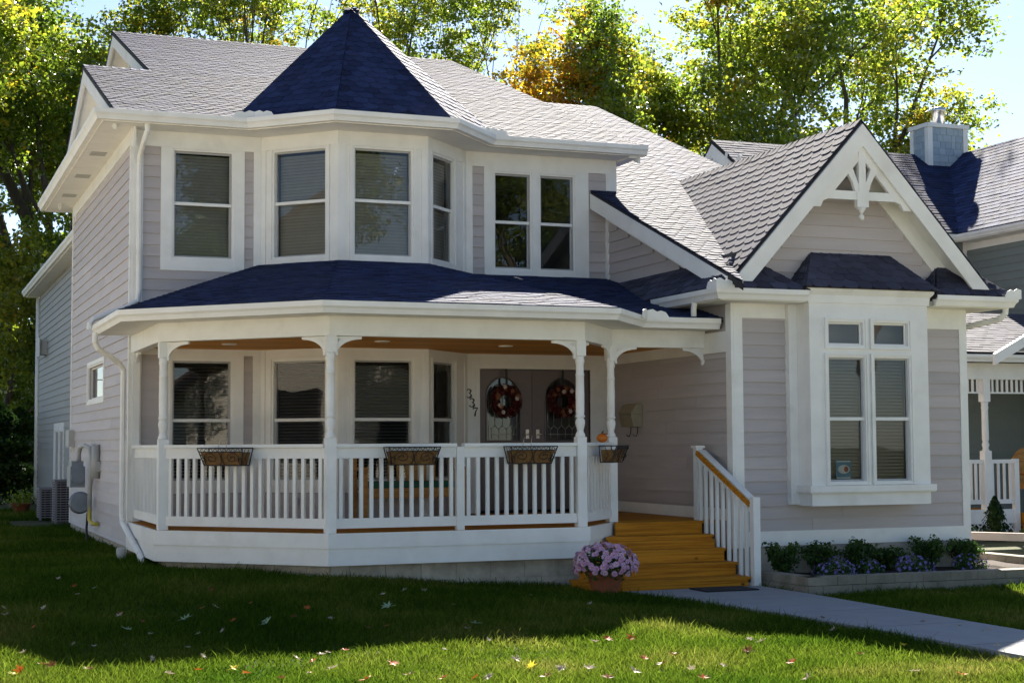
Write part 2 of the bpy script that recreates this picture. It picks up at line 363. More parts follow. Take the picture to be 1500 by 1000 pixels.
def window(F, u0, u1, z0, z1, parent, casing=(0.1, 0.1, 0.1, 0.12), mid=None, blind=None, sill=True, sash=0.045, d=0.0, blind_bottom=None, tilt=0.35, label=None):
    """double-hung window: glass opening u0..u1 x z0..z1; casing boards proud of the wall"""
    l, r, t, b = casing
    w = MB(); e = 0.035
    F.box(w, u0-l, u0-0.03, z0-b, z1+t, d-0.02, d+0.034); F.box(w, u1+0.03, u1+r, z0-b, z1+t, d-0.02, d+0.034)
    F.box(w, u0-0.03, u1+0.03, z1+0.03, z1+t, d-0.02, d+0.031); F.box(w, u0-0.03, u1+0.03, z0-b, z0-0.03, d-0.02, d+0.031)
    # brick-mould step inside the casing
    F.box(w, u0-0.03, u0-0.004, z0-0.03, z1+0.03, d-0.09, d+0.018); F.box(w, u1+0.004, u1+0.03, z0-0.03, z1+0.03, d-0.09, d+0.018)
    F.box(w, u0-0.004, u1+0.004, z1+0.004, z1+0.03, d-0.09, d+0.016); F.box(w, u0-0.004, u1+0.004, z0-0.03, z0-0.004, d-0.09, d+0.02)
    wo = w.build('window', M['white'], parent, label=label)
    zm = mid if mid else None
    s = MB(); k = 0.022
    panes = [(z0, z1, d-0.045)] if zm is None else [(zm, z1, d-0.035), (z0, zm, d-0.06)]
    for a, b_, dd in panes:
        F.box(s, u0-0.004, u0+k, a, b_, dd-0.02, dd+0.012); F.box(s, u1-k, u1+0.004, a, b_, dd-0.02, dd+0.012)
        F.box(s, u0+k, u1-k, a, a+k, dd-0.02, dd+0.010); F.box(s, u0+k, u1-k, b_-k, b_, dd-0.02, dd+0.010)
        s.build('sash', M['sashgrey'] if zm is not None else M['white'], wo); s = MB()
        g = MB(); g.add([F.p(u0+k-0.002, a+k-0.002, dd), F.p(u1-k+0.002, a+k-0.002, dd), F.p(u1-k+0.002, b_-k+0.002, dd), F.p(u0+k-0.002, b_-k+0.002, dd)], [(0, 1, 2, 3)])
        g.build('pane', M['glass'], wo, recalc=False)
    if zm is not None:
        q = MB(); F.box(q, u0-0.004, u1+0.004, zm-0.022, zm+0.018, d-0.05, d-0.012); q.build('meeting_rail', M['white'], wo)
    if blind:
        q = MB(); blinds(q, F, u0+0.01, u1-0.01, blind_bottom or z0+0.03, z1-0.02, d-0.13, tilt=tilt)
        q.build('blind', M['blind'], wo, recalc=False, kind='stuff')
    return wo
M['sashgrey'] = mat('sash_grey', (0.42, 0.42, 0.41), 0.5)  # even mid grey for the double-hung sashes

# -------- shingle fields
def shingle_poly(style, w, h):
    if style == 'scallop':
        return [(-w/2, h), (w/2, h), (w/2, h*0.22), (w*0.34, h*0.05), (w*0.12, 0), (-w*0.12, 0), (-w*0.34, h*0.05), (-w/2, h*0.22)]
    return [(-w/2, h), (w/2, h), (w/2, 0.0), (-w/2, 0.0)]
_SH = {}
def shingle_mesh(style, w, h, m):
    key = (style, w, h, m.name)
    if key in _SH: return _SH[key]
    P = shingle_poly(style, w*0.985, h); n = len(P); top = []; bot = []
    for x, y in P:
        k = 1 - y/h
        top.append((x, y, 0.003 + 0.013*k)); bot.append((x, y, -0.004 + 0.012*k - 0.006*k))
    me = bpy.data.meshes.new('shingle')
    fs = [tuple(range(n-1, -1, -1))] + [(i, (i+1) % n, n+(i+1) % n, n+i)[::-1] for i in range(1, n-1)] + [(n-1, 0, n, 2*n-1)[::-1]]
    me.from_pydata(top + bot, [], fs); me.materials.append(m); me.update()
    _SH[key] = me; return me
def inside(poly, x, y):
    c = False; n = len(poly)
    for i in range(n):
        x1, y1 = poly[i]; x2, y2 = poly[(i+1) % n]
        if (y1 > y) != (y2 > y) and x < (x2-x1)*(y-y1)/(y2-y1)+x1: c = not c
    return c
def clip_poly(P, Q):
    """part of polygon P inside convex polygon Q"""
    ar = sum(Q[i][0]*Q[(i+1) % len(Q)][1]-Q[(i+1) % len(Q)][0]*Q[i][1] for i in range(len(Q))); sg = 1 if ar > 0 else -1
    for i in range(len(Q)):
        (ax, ay), (bx, by) = Q[i], Q[(i+1) % len(Q)]; out = []
        f = lambda p: sg*((bx-ax)*(p[1]-ay)-(by-ay)*(p[0]-ax))
        for j in range(len(P)):
            p, q = P[j], P[(j+1) % len(P)]; fp, fq = f(p), f(q)
            if fp >= 0: out.append(p)
            if (fp >= 0) != (fq >= 0): t = fp/(fp-fq); out.append((p[0]+(q[0]-p[0])*t, p[1]+(q[1]-p[1])*t))
        P = out
        if len(P) < 3: return []
    return P
def shingle_field(poly3, udir, parent, m, w=0.2, exp=0.14, style='scallop', singles=0, rng=None, origin=None, over=0.012):
    """tabs over a convex planar roof polygon (3D corners), cut at its edges; udir = level direction. first `singles` whole tabs are objects"""
    rng = rng or random.Random(5)
    P = [Vector(p) for p in poly3]; U = Vector(udir).normalized()
    nrm = Vector((0, 0, 0))
    for i in range(len(P)): nrm += (P[i]-P[0]).cross(P[(i+1) % len(P)]-P[0])
    nrm.normalize()
    if nrm.z < 0: nrm = -nrm
    V = nrm.cross(U)
    if V.z < 0: V = -V; U = -U
    o = Vector(origin) if origin else P[0]; q = [((p-o).dot(U), (p-o).dot(V)) for p in P]
    u0, u1 = min(a for a, b in q), max(a for a, b in q); v0, v1 = min(b for a, b in q), max(b for a, b in q)
    qc = [(a, b - (over if b < v0 + 1e-3 else 0)) for a, b in q]
    h = exp*1.6; me = shingle_mesh(style, w, h, m); S = shingle_poly(style, w*0.985, h); nS = len(S)
    verts = []; faces = []; made = 0; pl = rootloc(parent)
    row = math.floor(v0/exp + 1e-6)
    while row*exp < v1:
        v = row*exp - (over if abs(row*exp-v0) < 1e-3 else 0); u = math.floor(u0/w)*w - w + (w/2 if row % 2 else 0)
        while u < u1 + w:
            uc = u + rng.uniform(-0.006, 0.006); vc = v + rng.uniform(-0.004, 0.004); u += w
            sp = [(uc+x, vc+y) for x, y in S]; cp = clip_poly(sp, qc)
            if len(cp) < 3: continue
            whole = len(cp) == nS and all(abs(a[0]-b[0])+abs(a[1]-b[1]) < 1e-6 for a, b in zip(cp, sp))
            if whole and made < singles:
                ob = link('shingle', me, parent); mm = Matrix.Identity(4)
                for r_ in range(3): mm[r_][0] = U[r_]; mm[r_][1] = V[r_]; mm[r_][2] = nrm[r_]
                mm.translation = o + U*uc + V*vc + nrm*0.012 - pl
                ob.matrix_local = mm; made += 1; continue
            k = len(verts); j = rng.uniform(-0.002, 0.003); n = len(cp)
            for top in (1, 0):
                for x, y in cp:
                    kk = 1 - (y-vc)/h; z = (0.003+0.013*kk if top else -0.004+0.006*kk) + 0.012 + j
                    p = o + U*x + V*y + nrm*z - pl; verts.append((p.x, p.y, p.z))
            faces.append(tuple(k+i for i in range(n-1, -1, -1)))
            faces += [(k+n+i, k+n+(i+1) % n, k+(i+1) % n, k+i) for i in range(n)]
        row += 1
    if verts:
        me2 = bpy.data.meshes.new('shingles'); me2.from_pydata(verts, [], faces); me2.materials.append(m); me2.update()
        ob = link('shingle_course', me2, parent); ob['kind'] = 'stuff'
    return made
def cap_row(a, b, parent, m, na, nb, w=0.15, step=0.14):
    """ridge or hip caps along a->b; na, nb = the two down-slope directions"""
    a = Vector(a); b = Vector(b); d = (b-a); L = d.length; d.normalize(); na = Vector(na).normalized(); nb = Vector(nb).normalized()
    mb = MB(); s = 0
    up = Vector((0, 0, 1)); rng = random.Random(int(L*100))
    while s < L:
        e = min(L, s + step*1.25); lo = 0.030; hi = 0.014; j = rng.uniform(-.01, .01)
        A = a + d*s + up*lo; B = a + d*e + up*hi; ww = w + j
        th = up*0.014
        mb.add([A+na*ww, A, A+nb*ww, B+nb*ww, B, B+na*ww, A+na*ww-th, A-th, A+nb*ww-th], [(0, 1, 4, 5), (1, 2, 3, 4), (0, 6, 7, 1), (1, 7, 8, 2)])
        s += step
    return mb.build('ridge_cap', m, parent, kind='stuff', recalc=False)
GUTTER = [(0.0, 0.0), (0.075, 0.0), (0.082, 0.02), (0.095, 0.05), (0.118, 0.075), (0.122, 0.12), (0.122, 0.132), (0.108, 0.132), (0.106, 0.1), (0.01, 0.1), (0.0, 0.13)]
# ------------------------------------------------------------------ terrain
def _sm(t): t = max(0.0, min(1.0, t)); return t*t*(3-2*t)
def gz(x, y):
    return 0.32*_sm((9.0-x)/6.3)*_sm((y-11.5)/6.0)
def ground():
    xs = [-500, -150, -60, -30] + [-16 + i*1.0 for i in range(50)] + [45, 80, 150, 500]
    ys = [-300, -80, -30, -3] + [4 + i*1.0 for i in range(44)] + [60, 90, 150, 700]
    vs = [(x, y, gz(x, y) - (0.02 if -5 < y < 45 and -20 < x < 34 else 0.0)) for y in ys for x in xs]; n = len(xs)
    fs = [(j*n+i, j*n+i+1, (j+1)*n+i+1, (j+1)*n+i) for j in range(len(ys)-1) for i in range(n-1)]
    mb = MB(); mb.add(vs, fs, True); o = mb.build('ground', M['turf'], recalc=False); o['kind'] = 'structure'
ground()
mb = MB(); mb.box(-80, 120, -9.0, 5.6, -0.05, 0.02); o = mb.build('road', M['bounce_paving']); o['kind'] = 'structure'  # unseen road, brought close as a warm bounce surface
mb = MB(); mb.box(-80, 120, 6.6, 8.3, 0.0, 0.05); o = mb.build('pavement', M['walk']); o['kind'] = 'structure'  # unseen pavement, moved close with the road to add bounce light
mb = MB(); mb.box(-80, 120, 5.603, 5.78, 0.0, 0.14); o = mb.build('kerb', M['walk']); o['kind'] = 'structure'
mb = MB()
_ys = [6.6, 11, 13, 15, 17, 18.5, 30, 44]
for _a, _b in zip(_ys, _ys[1:]): mb.hexa([(-6.2, _a, -.1), (-1.4, _a, -.1), (-1.4, _b, -.1), (-6.2, _b, -.1), (-6.2, _a, gz(-4, _a)+.05), (-1.4, _a, gz(-4, _a)+.05), (-1.4, _b, gz(-4, _b)+.05), (-6.2, _b, gz(-4, _b)+.05)])
o = mb.build('bounce_driveway', M['bounce_paving']); o['kind'] = 'structure'  # unseen slab, added to bounce sunlight onto the left wall
# front walk in slabs, joints open
pth = bpy.data.objects.new('path', None); COL.objects.link(pth); pth['kind'] = 'structure'; ROOT['path'] = Vector((0, 0, 0))
ys = [16.45, 15.1, 13.7, 12.35, 10.95, 9.6, 8.33]
def pl(y): return np.interp(y, [-2, 10, 13.5, 15, 16.6], [8.15, 8.30, 8.22, 8.0, 7.75])
def pr(y): return np.interp(y, [-2, 12, 15.2, 16.6], [9.25, 9.40, 9.52, 9.52])
for a, b in zip(ys, ys[1:]):
    mb = MB(); a2, b2 = a-0.010, b+0.010
    z1 = 0.045
    mb.hexa([(pl(b2), b2, -0.08), (pr(b2), b2, -0.08), (pr(a2), a2, -0.08), (pl(a2), a2, -0.08), (pl(b2), b2, z1), (pr(b2), b2, z1), (pr(a2), a2, z1), (pl(a2), a2, z1)])
    mb.build('paving_slab', M['walk'], pth)

# ------------------------------------------------------------------ the house
H = thing('house', (6.3, 21.0, 0.2), 'two storey mauve grey clapboard house with octagonal turret and white wrap porch', 'house')
W = M['white']
def hpart(name, mb, m, parent=None, **k): return mb.build(name, m, parent or H, **k)
s2 = 0.70710678
B0, B1, B2, B3 = (4.568, 21.04), (5.418, 20.19), (6.650, 20.19), (7.500, 21.04)
FL = Frame((2.86, 28.37), (0, -1)); FF = Frame((2.86, 21.04), (1, 0))
FB = [Frame(B0, (s2, -s2)), Frame(B1, (1, 0)), Frame(B2, (s2, s2))]
LB = [1.202, 1.232, 1.202]
FW = Frame((9.714, 17.35), (1, 0)); FS = Frame((9.714, 21.04), (0, -1)); FX = Frame((10.58, 16.95), (1, 0))
FR = Frame((3.40, 42.0), (0, -1))
ZC, ZS = 3.0, 5.886
def wall(F, u0, u1, z0, z1, holes=(), m=None):
    mb = MB(); sheath(mb, F, u0, u1, z0, z1, list(holes)); return hpart('wall', mb, m or M['siding'])
def boards(F, lst, d1=0.034, d0=-0.01, name='trim_board'):
    for a, b, c, d in lst:
        mb = MB(); F.box(mb, a, b, c, d, d0, d1); hpart(name, mb, W)
full = lambda a, b: (lambda z: [(a, b)])

# ---- left side wall
hl = (2.60, 4.57, 2.46, 2.95)
w = wall(FL, 0, 7.33, 0.40, 6.02, [hl])
siding(FL, w, M['siding_side_lit'], 0.42, 5.69, full(0.08, 7.245), [(2.5, 4.67, 2.37, 3.04)], exp=0.15)
boards(FL, [(7.245, 7.33, 0.42, 5.69), (0, 0.08, 0.42, 5.69), (0, 7.33, 5.69, 5.886)])
window(FL, hl[0], hl[1], hl[2], hl[3], H, (0.1, 0.1, 0.09, 0.09))
mb = MB(); sheath(mb, FL, 0.05, 7.28, -0.2, 0.40, []); fnd = hpart('foundation', mb, M['block'])
def blocks(F, u0, u1, z0, z1, parent, L=0.4, d=0.012):
    nz = max(1, round((z1-z0)/0.2)); hz = (z1-z0)/nz
    for k in range(nz):
        u = u0 - (L/2 if k % 2 else 0)
        while u < u1:
            a, b = max(u, u0)+0.004, min(u+L, u1)-0.004
            if b-a > 0.03:
                m_ = MB(); F.box(m_, a, b, z0+k*hz+0.004, z0+(k+1)*hz-0.004, -0.02, d+random.Random(int(u*100)+k).uniform(-.004, .004)); m_.build('foundation_block', M['block'], parent)
            u += L
blocks(FL, 0.05, 7.28, 0.0, 0.40, fnd)
# gable above the side eave: low gable (ridge y 24.4)
RS = 0.38
def zr(y): return 5.99 + RS*(y-20.5)
YL, YU, YUB = 24.4, 29.0, 37.5          # low ridge, upper ridge, rear eave
def gab(z):
    y0 = 20.5 + (z + 0.52 - 5.99)/RS; y1 = 2*YL - y0
    return [(28.37-y1, 28.37-y0)] if y1 - y0 > 0.1 else []
mb = MB(); mb.prism([(2.87, 20.9, 6.0), (2.87, YL, zr(YL)-0.2), (2.87, 28.0, 6.0)], (0.1, 0, 0)); w = hpart('wall', mb, M['siding_side_lit'])
siding(FL, w, M['siding_side_lit'], 6.0, zr(YL)-0.6, gab, exp=0.15, zref=0.62)
def rake(mb, X0, X1, ya, za, yb, zb, drop0, drop1):
    mb.hexa([(X0, ya, za-drop1), (X1, ya, za-drop1), (X1, yb, zb-drop1), (X0, yb, zb-drop1), (X0, ya, za-drop0), (X1, ya, za-drop0), (X1, yb, zb-drop0), (X0, yb, zb-drop0)])
mb = MB(); rake(mb, 2.56, 2.60, 20.72, zr(20.72), YL, zr(YL), 0.05, 0.26); rake(mb, 2.56, 2.60, YL, zr(YL), 28.1, zr(20.7), 0.05, 0.26); hpart('bargeboard', mb, W)
mb = MB(); rake(mb, 2.60, 2.87, 20.72, zr(20.72), YL, zr(YL), 0.17, 0.19); rake(mb, 2.60, 2.87, YL, zr(YL), 28.1, zr(20.7), 0.17, 0.19); hpart('soffit', mb, W)
mb = MB(); rake(mb, 2.83, 2.865, 20.8, zr(20.8), YL, zr(YL), 0.19, 0.50); rake(mb, 2.83, 2.865, YL, zr(YL), 28.0, zr(20.8), 0.19, 0.50); hpart('trim_board', mb, W)
# upper gable, set back
mb = MB(); mb.prism([(3.92, 24.4, 6.9), (3.92, YU, zr(YU)-0.2), (3.92, 33, 6.9)], (0.1, 0, 0)); w = hpart('wall', mb, M['siding_side_lit'])
FU = Frame((3.92, 33.6), (0, -1))
siding(FU, w, M['siding_side_lit'], 7.0, zr(YU)-0.6, lambda z: [(33.6-(2*YU-(20.5+(z+0.5-5.99)/RS)), 33.6-(20.5+(z+0.5-5.99)/RS))], exp=0.15)
mb = MB(); rake(mb, 3.55, 3.59, 24.3, zr(24.3), YU, zr(YU), 0.05, 0.26); rake(mb, 3.55, 3.59, YU, zr(YU), 33.5, zr(24.5), 0.05, 0.26); hpart('bargeboard', mb, W)
mb = MB(); rake(mb, 3.59, 3.93, 24.3, zr(24.3), YU, zr(YU), 0.17, 0.19); rake(mb, 3.59, 3.93, YU, zr(YU), 33.5, zr(24.5), 0.17, 0.19); hpart('soffit', mb, W)
mb = MB(); rake(mb, 3.88, 3.925, 24.4, zr(24.4), YU, zr(YU), 0.19, 0.46); rake(mb, 3.88, 3.925, YU, zr(YU), 33.4, zr(24.6), 0.19, 0.46); hpart('trim_board', mb, W)

# ---- rear part of the side wall, set back
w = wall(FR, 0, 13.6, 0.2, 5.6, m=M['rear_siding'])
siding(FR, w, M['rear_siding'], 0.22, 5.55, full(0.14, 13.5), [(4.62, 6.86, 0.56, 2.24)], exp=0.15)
boards(FR, [(0, 0.14, 0.2, 5.55)])
window(FR, 4.80, 5.65, 0.72, 2.05, H, (0.18, 0.06, 0.2, 0.16)); window(FR, 5.85, 6.7, 0.72, 2.05, H, (0.06, 0.16, 0.2, 0.16))
mb = MB(); FR.box(mb, 0.05, 13.5, -0.2, 0.2, -0.1, 0.01); hpart('foundation', mb, M['block'])
mb = MB(); mb.box(3.09, 3.45, 28.42, 42.4, 5.56, 5.6); hpart('soffit', mb, W)
mb = MB(); mb.sweep([(3.10, 42.4), (3.10, 28.42)], GUTTER, 5.58); hpart('gutter', mb, W)
mb = MB(); mb.prism([(3.06, 28.42, 5.72), (3.06, 42.4, 5.72), (6.0, 42.4, 6.9), (6.0, 28.42, 6.9)], (0, 0, 0.05)); hpart('roof', mb, M['felt'])
mb = MB(); mb.tube([(3.36, 41.9, 5.5), (3.36, 41.9, 0.3)], 0.06, 8); hpart('downspout', mb, M['white'])
mb = MB(); mb.box(9.6, 9.86, 21.2, 36, 0.3, 6.2); mb.box(3.4, 12.95, 41.9, 42.0, 0.3, 6.4); mb.box(2.95, 9.7, 28.3, 28.4, 0.3, 5.9); hpart('wall', mb, M['roomwall'])
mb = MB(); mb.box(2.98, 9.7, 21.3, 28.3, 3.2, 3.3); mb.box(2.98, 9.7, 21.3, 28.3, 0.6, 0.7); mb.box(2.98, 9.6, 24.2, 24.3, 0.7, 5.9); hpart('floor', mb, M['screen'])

# ---- front wall, both floors
g1 = (3.40-2.86, 4.16-2.86)
holesL = [(g1[0], g1[1], 4.225, 5.636), (g1[0], g1[1], 1.27, 2.84)]
w = wall(FF, 0.0, 1.708, 0.5, ZS, holesL)
cz = [(0.36, 1.474, 4.04, 5.7), (0.36, 1.474, 1.10, 3.1)]
siding(FF, w, M['siding'], 0.76, 2.92, full(0.13, 1.60), cz); siding(FF, w, M['siding'], 3.3, 5.68, full(0.13, 1.60), cz)
boards(FF, [(0.0, 0.13, 0.42, 5.68), (1.60, 1.70, 0.76, 5.68), (0, 1.70, 5.68, ZS), (0.13, 1.60, 2.92, 3.14)])
window(FF, *g1, 4.225, 5.636, H, (0.18, 0.174, 0.046, 0.185), 4.94, blind=True, tilt=1.3)
window(FF, *g1, 1.27, 2.84, H, (0.18, 0.174, 0.08, 0.17), 2.06, blind=True)
# bay
for i, (F, L) in enumerate(zip(FB, LB)):
    a, b = ((0.215, 1.005), (0.217, 1.005), (0.15, 0.80))[i]
    hs = [(a, b, 4.24, 5.665), (a, b, 1.265, 2.84)]
    mb = MB(); sheath(mb, F, 0, L, 1.10, ZS, hs, d0=-0.11, d1=0.012); wb = hpart('wall', mb, W)
    mb = MB(); F.box(mb, 0, L, 0.6, 1.10, -0.11, 0); wl = hpart('wall', mb, M['siding']); siding(F, wl, M['siding'], 0.76, 1.09, full(0.09, L-0.09))
    boards(F, [(0, 0.085, 0.76, 1.098), (L-0.085, L, 0.76, 1.098), (0, L, 5.70, ZS)], d1=0.026)
    mb = MB(); F.box(mb, 0.0, 0.085, 1.1, 5.70, 0.0, 0.026); F.box(mb, L-0.085, L, 1.1, 5.70, 0.0, 0.026); hpart('corner_board', mb, W)
    for z0, z1, md in ((4.24, 5.665, 4.97), (1.265, 2.84, 2.06)):
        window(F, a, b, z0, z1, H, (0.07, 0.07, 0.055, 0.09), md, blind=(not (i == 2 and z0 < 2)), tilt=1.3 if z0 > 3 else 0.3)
for (Fa, La), Fb in (((FB[0], LB[0]), FB[1]), ((FB[1], LB[1]), FB[2])):
    mb = MB()
    for z0, z1, d in ((1.1, 5.70, 0.026), (5.70, ZS, 0.026), (0.76, 1.098, 0.026)):
        mb.prism([Fa.p(La, z0, -0.01), Fa.p(La-0.001, z0, d), Fa.p(La, z0, d) + (Fa.U*0.4142*d), Fb.p(0.001, z0, d)], (0, 0, z1-z0))
    hpart('corner_board', mb, W)
# right of bay
hr = [(7.95-2.86, 8.483-2.86, 4.235, 5.596), (8.654-2.86, 9.16-2.86, 4.235, 5.596)]
dh = (7.70-2.86, 9.41-2.86, 0.76, 2.79)
w = wall(FF, 4.64, 7.0, 3.2, ZS, hr)
siding(FF, w, M['siding'], 4.0, 5.68, full(4.74, 6.83), [(4.916, 6.548, 3.9, 5.7)])
boards(FF, [(4.645, 4.74, 3.9, 5.68), (4.645, 7.0, 5.68, ZS), (6.83, 7.0, 5.2, 5.68)])
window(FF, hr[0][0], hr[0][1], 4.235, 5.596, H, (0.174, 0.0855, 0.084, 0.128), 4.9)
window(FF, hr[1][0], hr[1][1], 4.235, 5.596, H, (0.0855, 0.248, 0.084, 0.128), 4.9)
mb = MB(); sheath(mb, FF, 4.64, 6.854, 0.5, 3.2, [dh], d1=0.012); hpart('wall', mb, W)
fr = MB(); FF.box(fr, dh[0]-0.06, dh[0], 0.76, 2.86, -0.1, 0.03); FF.box(fr, dh[1], dh[1]+0.06, 0.76, 2.86, -0.1, 0.03); FF.box(fr, dh[0], dh[1], 2.79, 2.86, -0.1, 0.03)
FF.box(fr, dh[0]-0.10, dh[0]-0.06, 0.76, 2.90, -0.01, 0.02); FF.box(fr, dh[1]+0.06, dh[1]+0.12, 0.76, 2.90, -0.01, 0.02); hpart('door_frame', fr, W)
# double door with arched glass
for i, (a, b) in enumerate(((4.84, 5.675), (5.685, 6.55))):
    ga, gb = ((7.81-2.86, 8.33-2.86), (8.72-2.86, 9.24-2.86))[i]; cx = (ga+gb)/2; rr = (gb-ga)/2; zb, zt = 1.77, 2.67; zc = zt-rr
    arch = [(ga, zb), (gb, zb)] + [(cx+rr*math.cos(t), zc+rr*math.sin(t)) for t in np.linspace(0, math.pi, 13)]
    mb = MB(); d1 = -0.03
    # leaf as a ring round the arch
    outer = [(a, 0.79), (b, 0.79)]
    FF.box(mb, a, ga, 0.79, 2.78, -0.07, d1); FF.box(mb, gb, b, 0.79, 2.78, -0.07, d1); FF.box(mb, ga, gb, 0.79, zb, -0.07, d1)
    ts = np.linspace(0, math.pi, 13)
    for t0, t1 in zip(ts, ts[1:]):
        p0, p1 = (cx+rr*math.cos(t0), zc+rr*math.sin(t0)), (cx+rr*math.cos(t1), zc+rr*math.sin(t1))
        mb.hexa([FF.p(p1[0], p1[1], d1), FF.p(p0[0], p0[1], d1), FF.p(p0[0], p0[1], -0.07), FF.p(p1[0], p1[1], -0.07), FF.p(p1[0], 2.78, d1), FF.p(p0[0], 2.78, d1), FF.p(p0[0], 2.78, -0.07), FF.p(p1[0], 2.78, -0.07)])
    for q in ((ga-0.02, gb+0.02, 0.95, 1.6),):      # raised lower panel
        FF.box(mb, q[0], q[1], q[2], q[2]+0.03, d1, d1+0.014); FF.box(mb, q[0], q[1], q[3]-0.03, q[3], d1, d1+0.014)
        FF.box(mb, q[0], q[0]+0.03, q[2]+0.03, q[3]-0.03, d1, d1+0.014); FF.box(mb, q[1]-0.03, q[1], q[2]+0.03, q[3]-0.03, d1, d1+0.014)
    if i == 0: FF.box(mb, b-0.02, b+0.03, 0.79, 2.78, d1, d1+0.02)
    do = hpart('door', mb, M['door'])
    mm = MB(); mm.tube([FF.p(u, z, d1+0.006) for u, z in arch + arch[:1]], 0.012, 6, cap=False); mm.build('glass_moulding', M['door'], do)
    g = MB(); g.add([FF.p(u, z, -0.05) for u, z in arch], [tuple(range(len(arch)))]); g.build('pane', M['glass'], do, recalc=False)
    c = MB()
    def line(p, q, r=0.004): c.tube([FF.p(p[0], p[1], -0.046), FF.p(q[0], q[1], -0.046)], r, 4)
    e = 0.045
    for u in (ga+e, gb-e): line((u, zb+0.0), (u, zc+0.02))
    for u in np.linspace(ga+0.14, gb-0.14, 3): line((u, zb+0.22), (u, zb+0.62))
    line((ga+e, zb+0.09), (gb-e, zb+0.09))
    for u0_, u1_ in ((ga+e, ga+0.14), (ga+0.14, cx), (cx, gb-0.14), (gb-0.14, gb-e)):
        um = (u0_+u1_)/2; line((u0_, zb+0.22), (um, zb+0.16)); line((um, zb+0.16), (u1_, zb+0.22)); line((um, zb+0.16), (um, zb+0.03))
    c.build('came', M['lead'], do)
    h = MB(); hu = (8.44, 8.60)[i]-2.86; FF.box(h, hu-0.025, hu+0.025, 1.80, 1.93, d1, d1+0.012); h.tube([FF.p(hu, 1.86, d1), FF.p(hu, 1.86, d1+0.06), FF.p(hu+(-.07 if i == 0 else .07)*-1*(-1), 1.86, d1+0.065)], 0.012, 6)
    h.build('handle', M['brass'], do)
mb = MB(); FF.box(mb, dh[0], dh[1], 0.75, 0.79, -0.1, 0.08); hpart('threshold', mb, M['dark'])
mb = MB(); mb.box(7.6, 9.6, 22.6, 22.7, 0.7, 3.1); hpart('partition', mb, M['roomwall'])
# house number
def stroke(mb, pts, r): mb.tube([FF.p(u, z, 0.028) for u, z in pts], r, 6)
num = MB(); hn = hpart('house_number', (lambda q: (FF.box(q, 4.66, 4.665, 2.3, 2.305, 0.012, 0.016), q)[1])(MB()), M['iron'])
for ch, x, z in (('3', 7.535, 2.44), ('3', 7.58, 2.31), ('7', 7.63, 2.18)):
    d = MB(); u = x-2.86
    if ch == '3':
        stroke(d, [(u+0.032*math.cos(t)-0.002, z+0.029+0.029*math.sin(t)) for t in np.linspace(R(160), R(-80), 10)], [0.006]+[0.007]*4+[0.011]*2+[0.007]*3)
        stroke(d, [(u+0.037*math.cos(t)-0.002, z-0.030+0.032*math.sin(t)) for t in np.linspace(R(85), R(-165), 10)], [0.006]*3+[0.012]*3+[0.007]*3+[0.010])
    else:
        stroke(d, [(u-0.033, z+0.035), (u-0.031, z+0.055), (u+0.035, z+0.055)], 0.009); stroke(d, [(u+0.035, z+0.055), (u+0.005, z), (u-0.008, z-0.06)], [0.006, 0.008, 0.012])
    d.build('digit', M['iron'], hn)
# ------------------------------------------------------------------ main roof, eaves
SH = M['shingle']
def slab(poly, parent=None, t=0.09, m=None, name='roof'):
    mb = MB(); mb.prism([(p[0], p[1], p[2]-t) for p in poly], (0, 0, t)); return hpart(name, mb, m or M['felt'], parent)
P_up = [(2.56, 20.48, zr(20.48)), (10.06, 20.48, zr(20.48)), (10.06, YU, zr(YU)), (3.55, YU, zr(YU)), (3.55, YL, zr(YL)), (2.56, YL, zr(YL))]
rf = slab([(x, max(y, 20.53), zr(max(y, 20.53))) for x, y, z in P_up], t=0.06)
Qa = [(2.56, 20.50, zr(20.50)), (10.06, 20.50, zr(20.50)), (10.06, YL, zr(YL)), (2.56, YL, zr(YL))]; Qb = [(3.55, YL, zr(YL)), (10.06, YL, zr(YL)), (10.06, YU, zr(YU)), (3.55, YU, zr(YU))]
shingle_field(Qa, (1, 0, 0), rf, SH, 0.17, 0.12, origin=Qa[0]); shingle_field(Qb, (1, 0, 0), rf, SH, 0.17, 0.12, origin=Qa[0], over=0)
slab([(2.56, YL, zr(YL)), (3.95, YL, zr(YL)), (3.95, 28.3, zr(20.6)), (2.56, 28.3, zr(20.6))], rf)
slab([(3.55, YU, zr(YU)), (10.06, YU, zr(YU)), (10.06, YUB, zr(20.6)), (3.55, YUB, zr(20.6))], rf)
cap_row((2.56, YL, zr(YL)), (3.6, YL, zr(YL)), rf, SH, (0, -1, -RS), (0, 1, -RS)); cap_row((3.55, YU, zr(YU)), (10.06, YU, zr(YU)), rf, SH, (0, -1, -RS), (0, 1, -RS))
mb = MB(); rake(mb, 10.02, 10.055, 20.6, zr(20.6), YU, zr(YU), 0.05, 0.24); hpart('bargeboard', mb, W)
mb = MB(); mb.box(9.88, 10.03, 20.6, 28, 5.86, 5.90); hpart('soffit', mb, W)
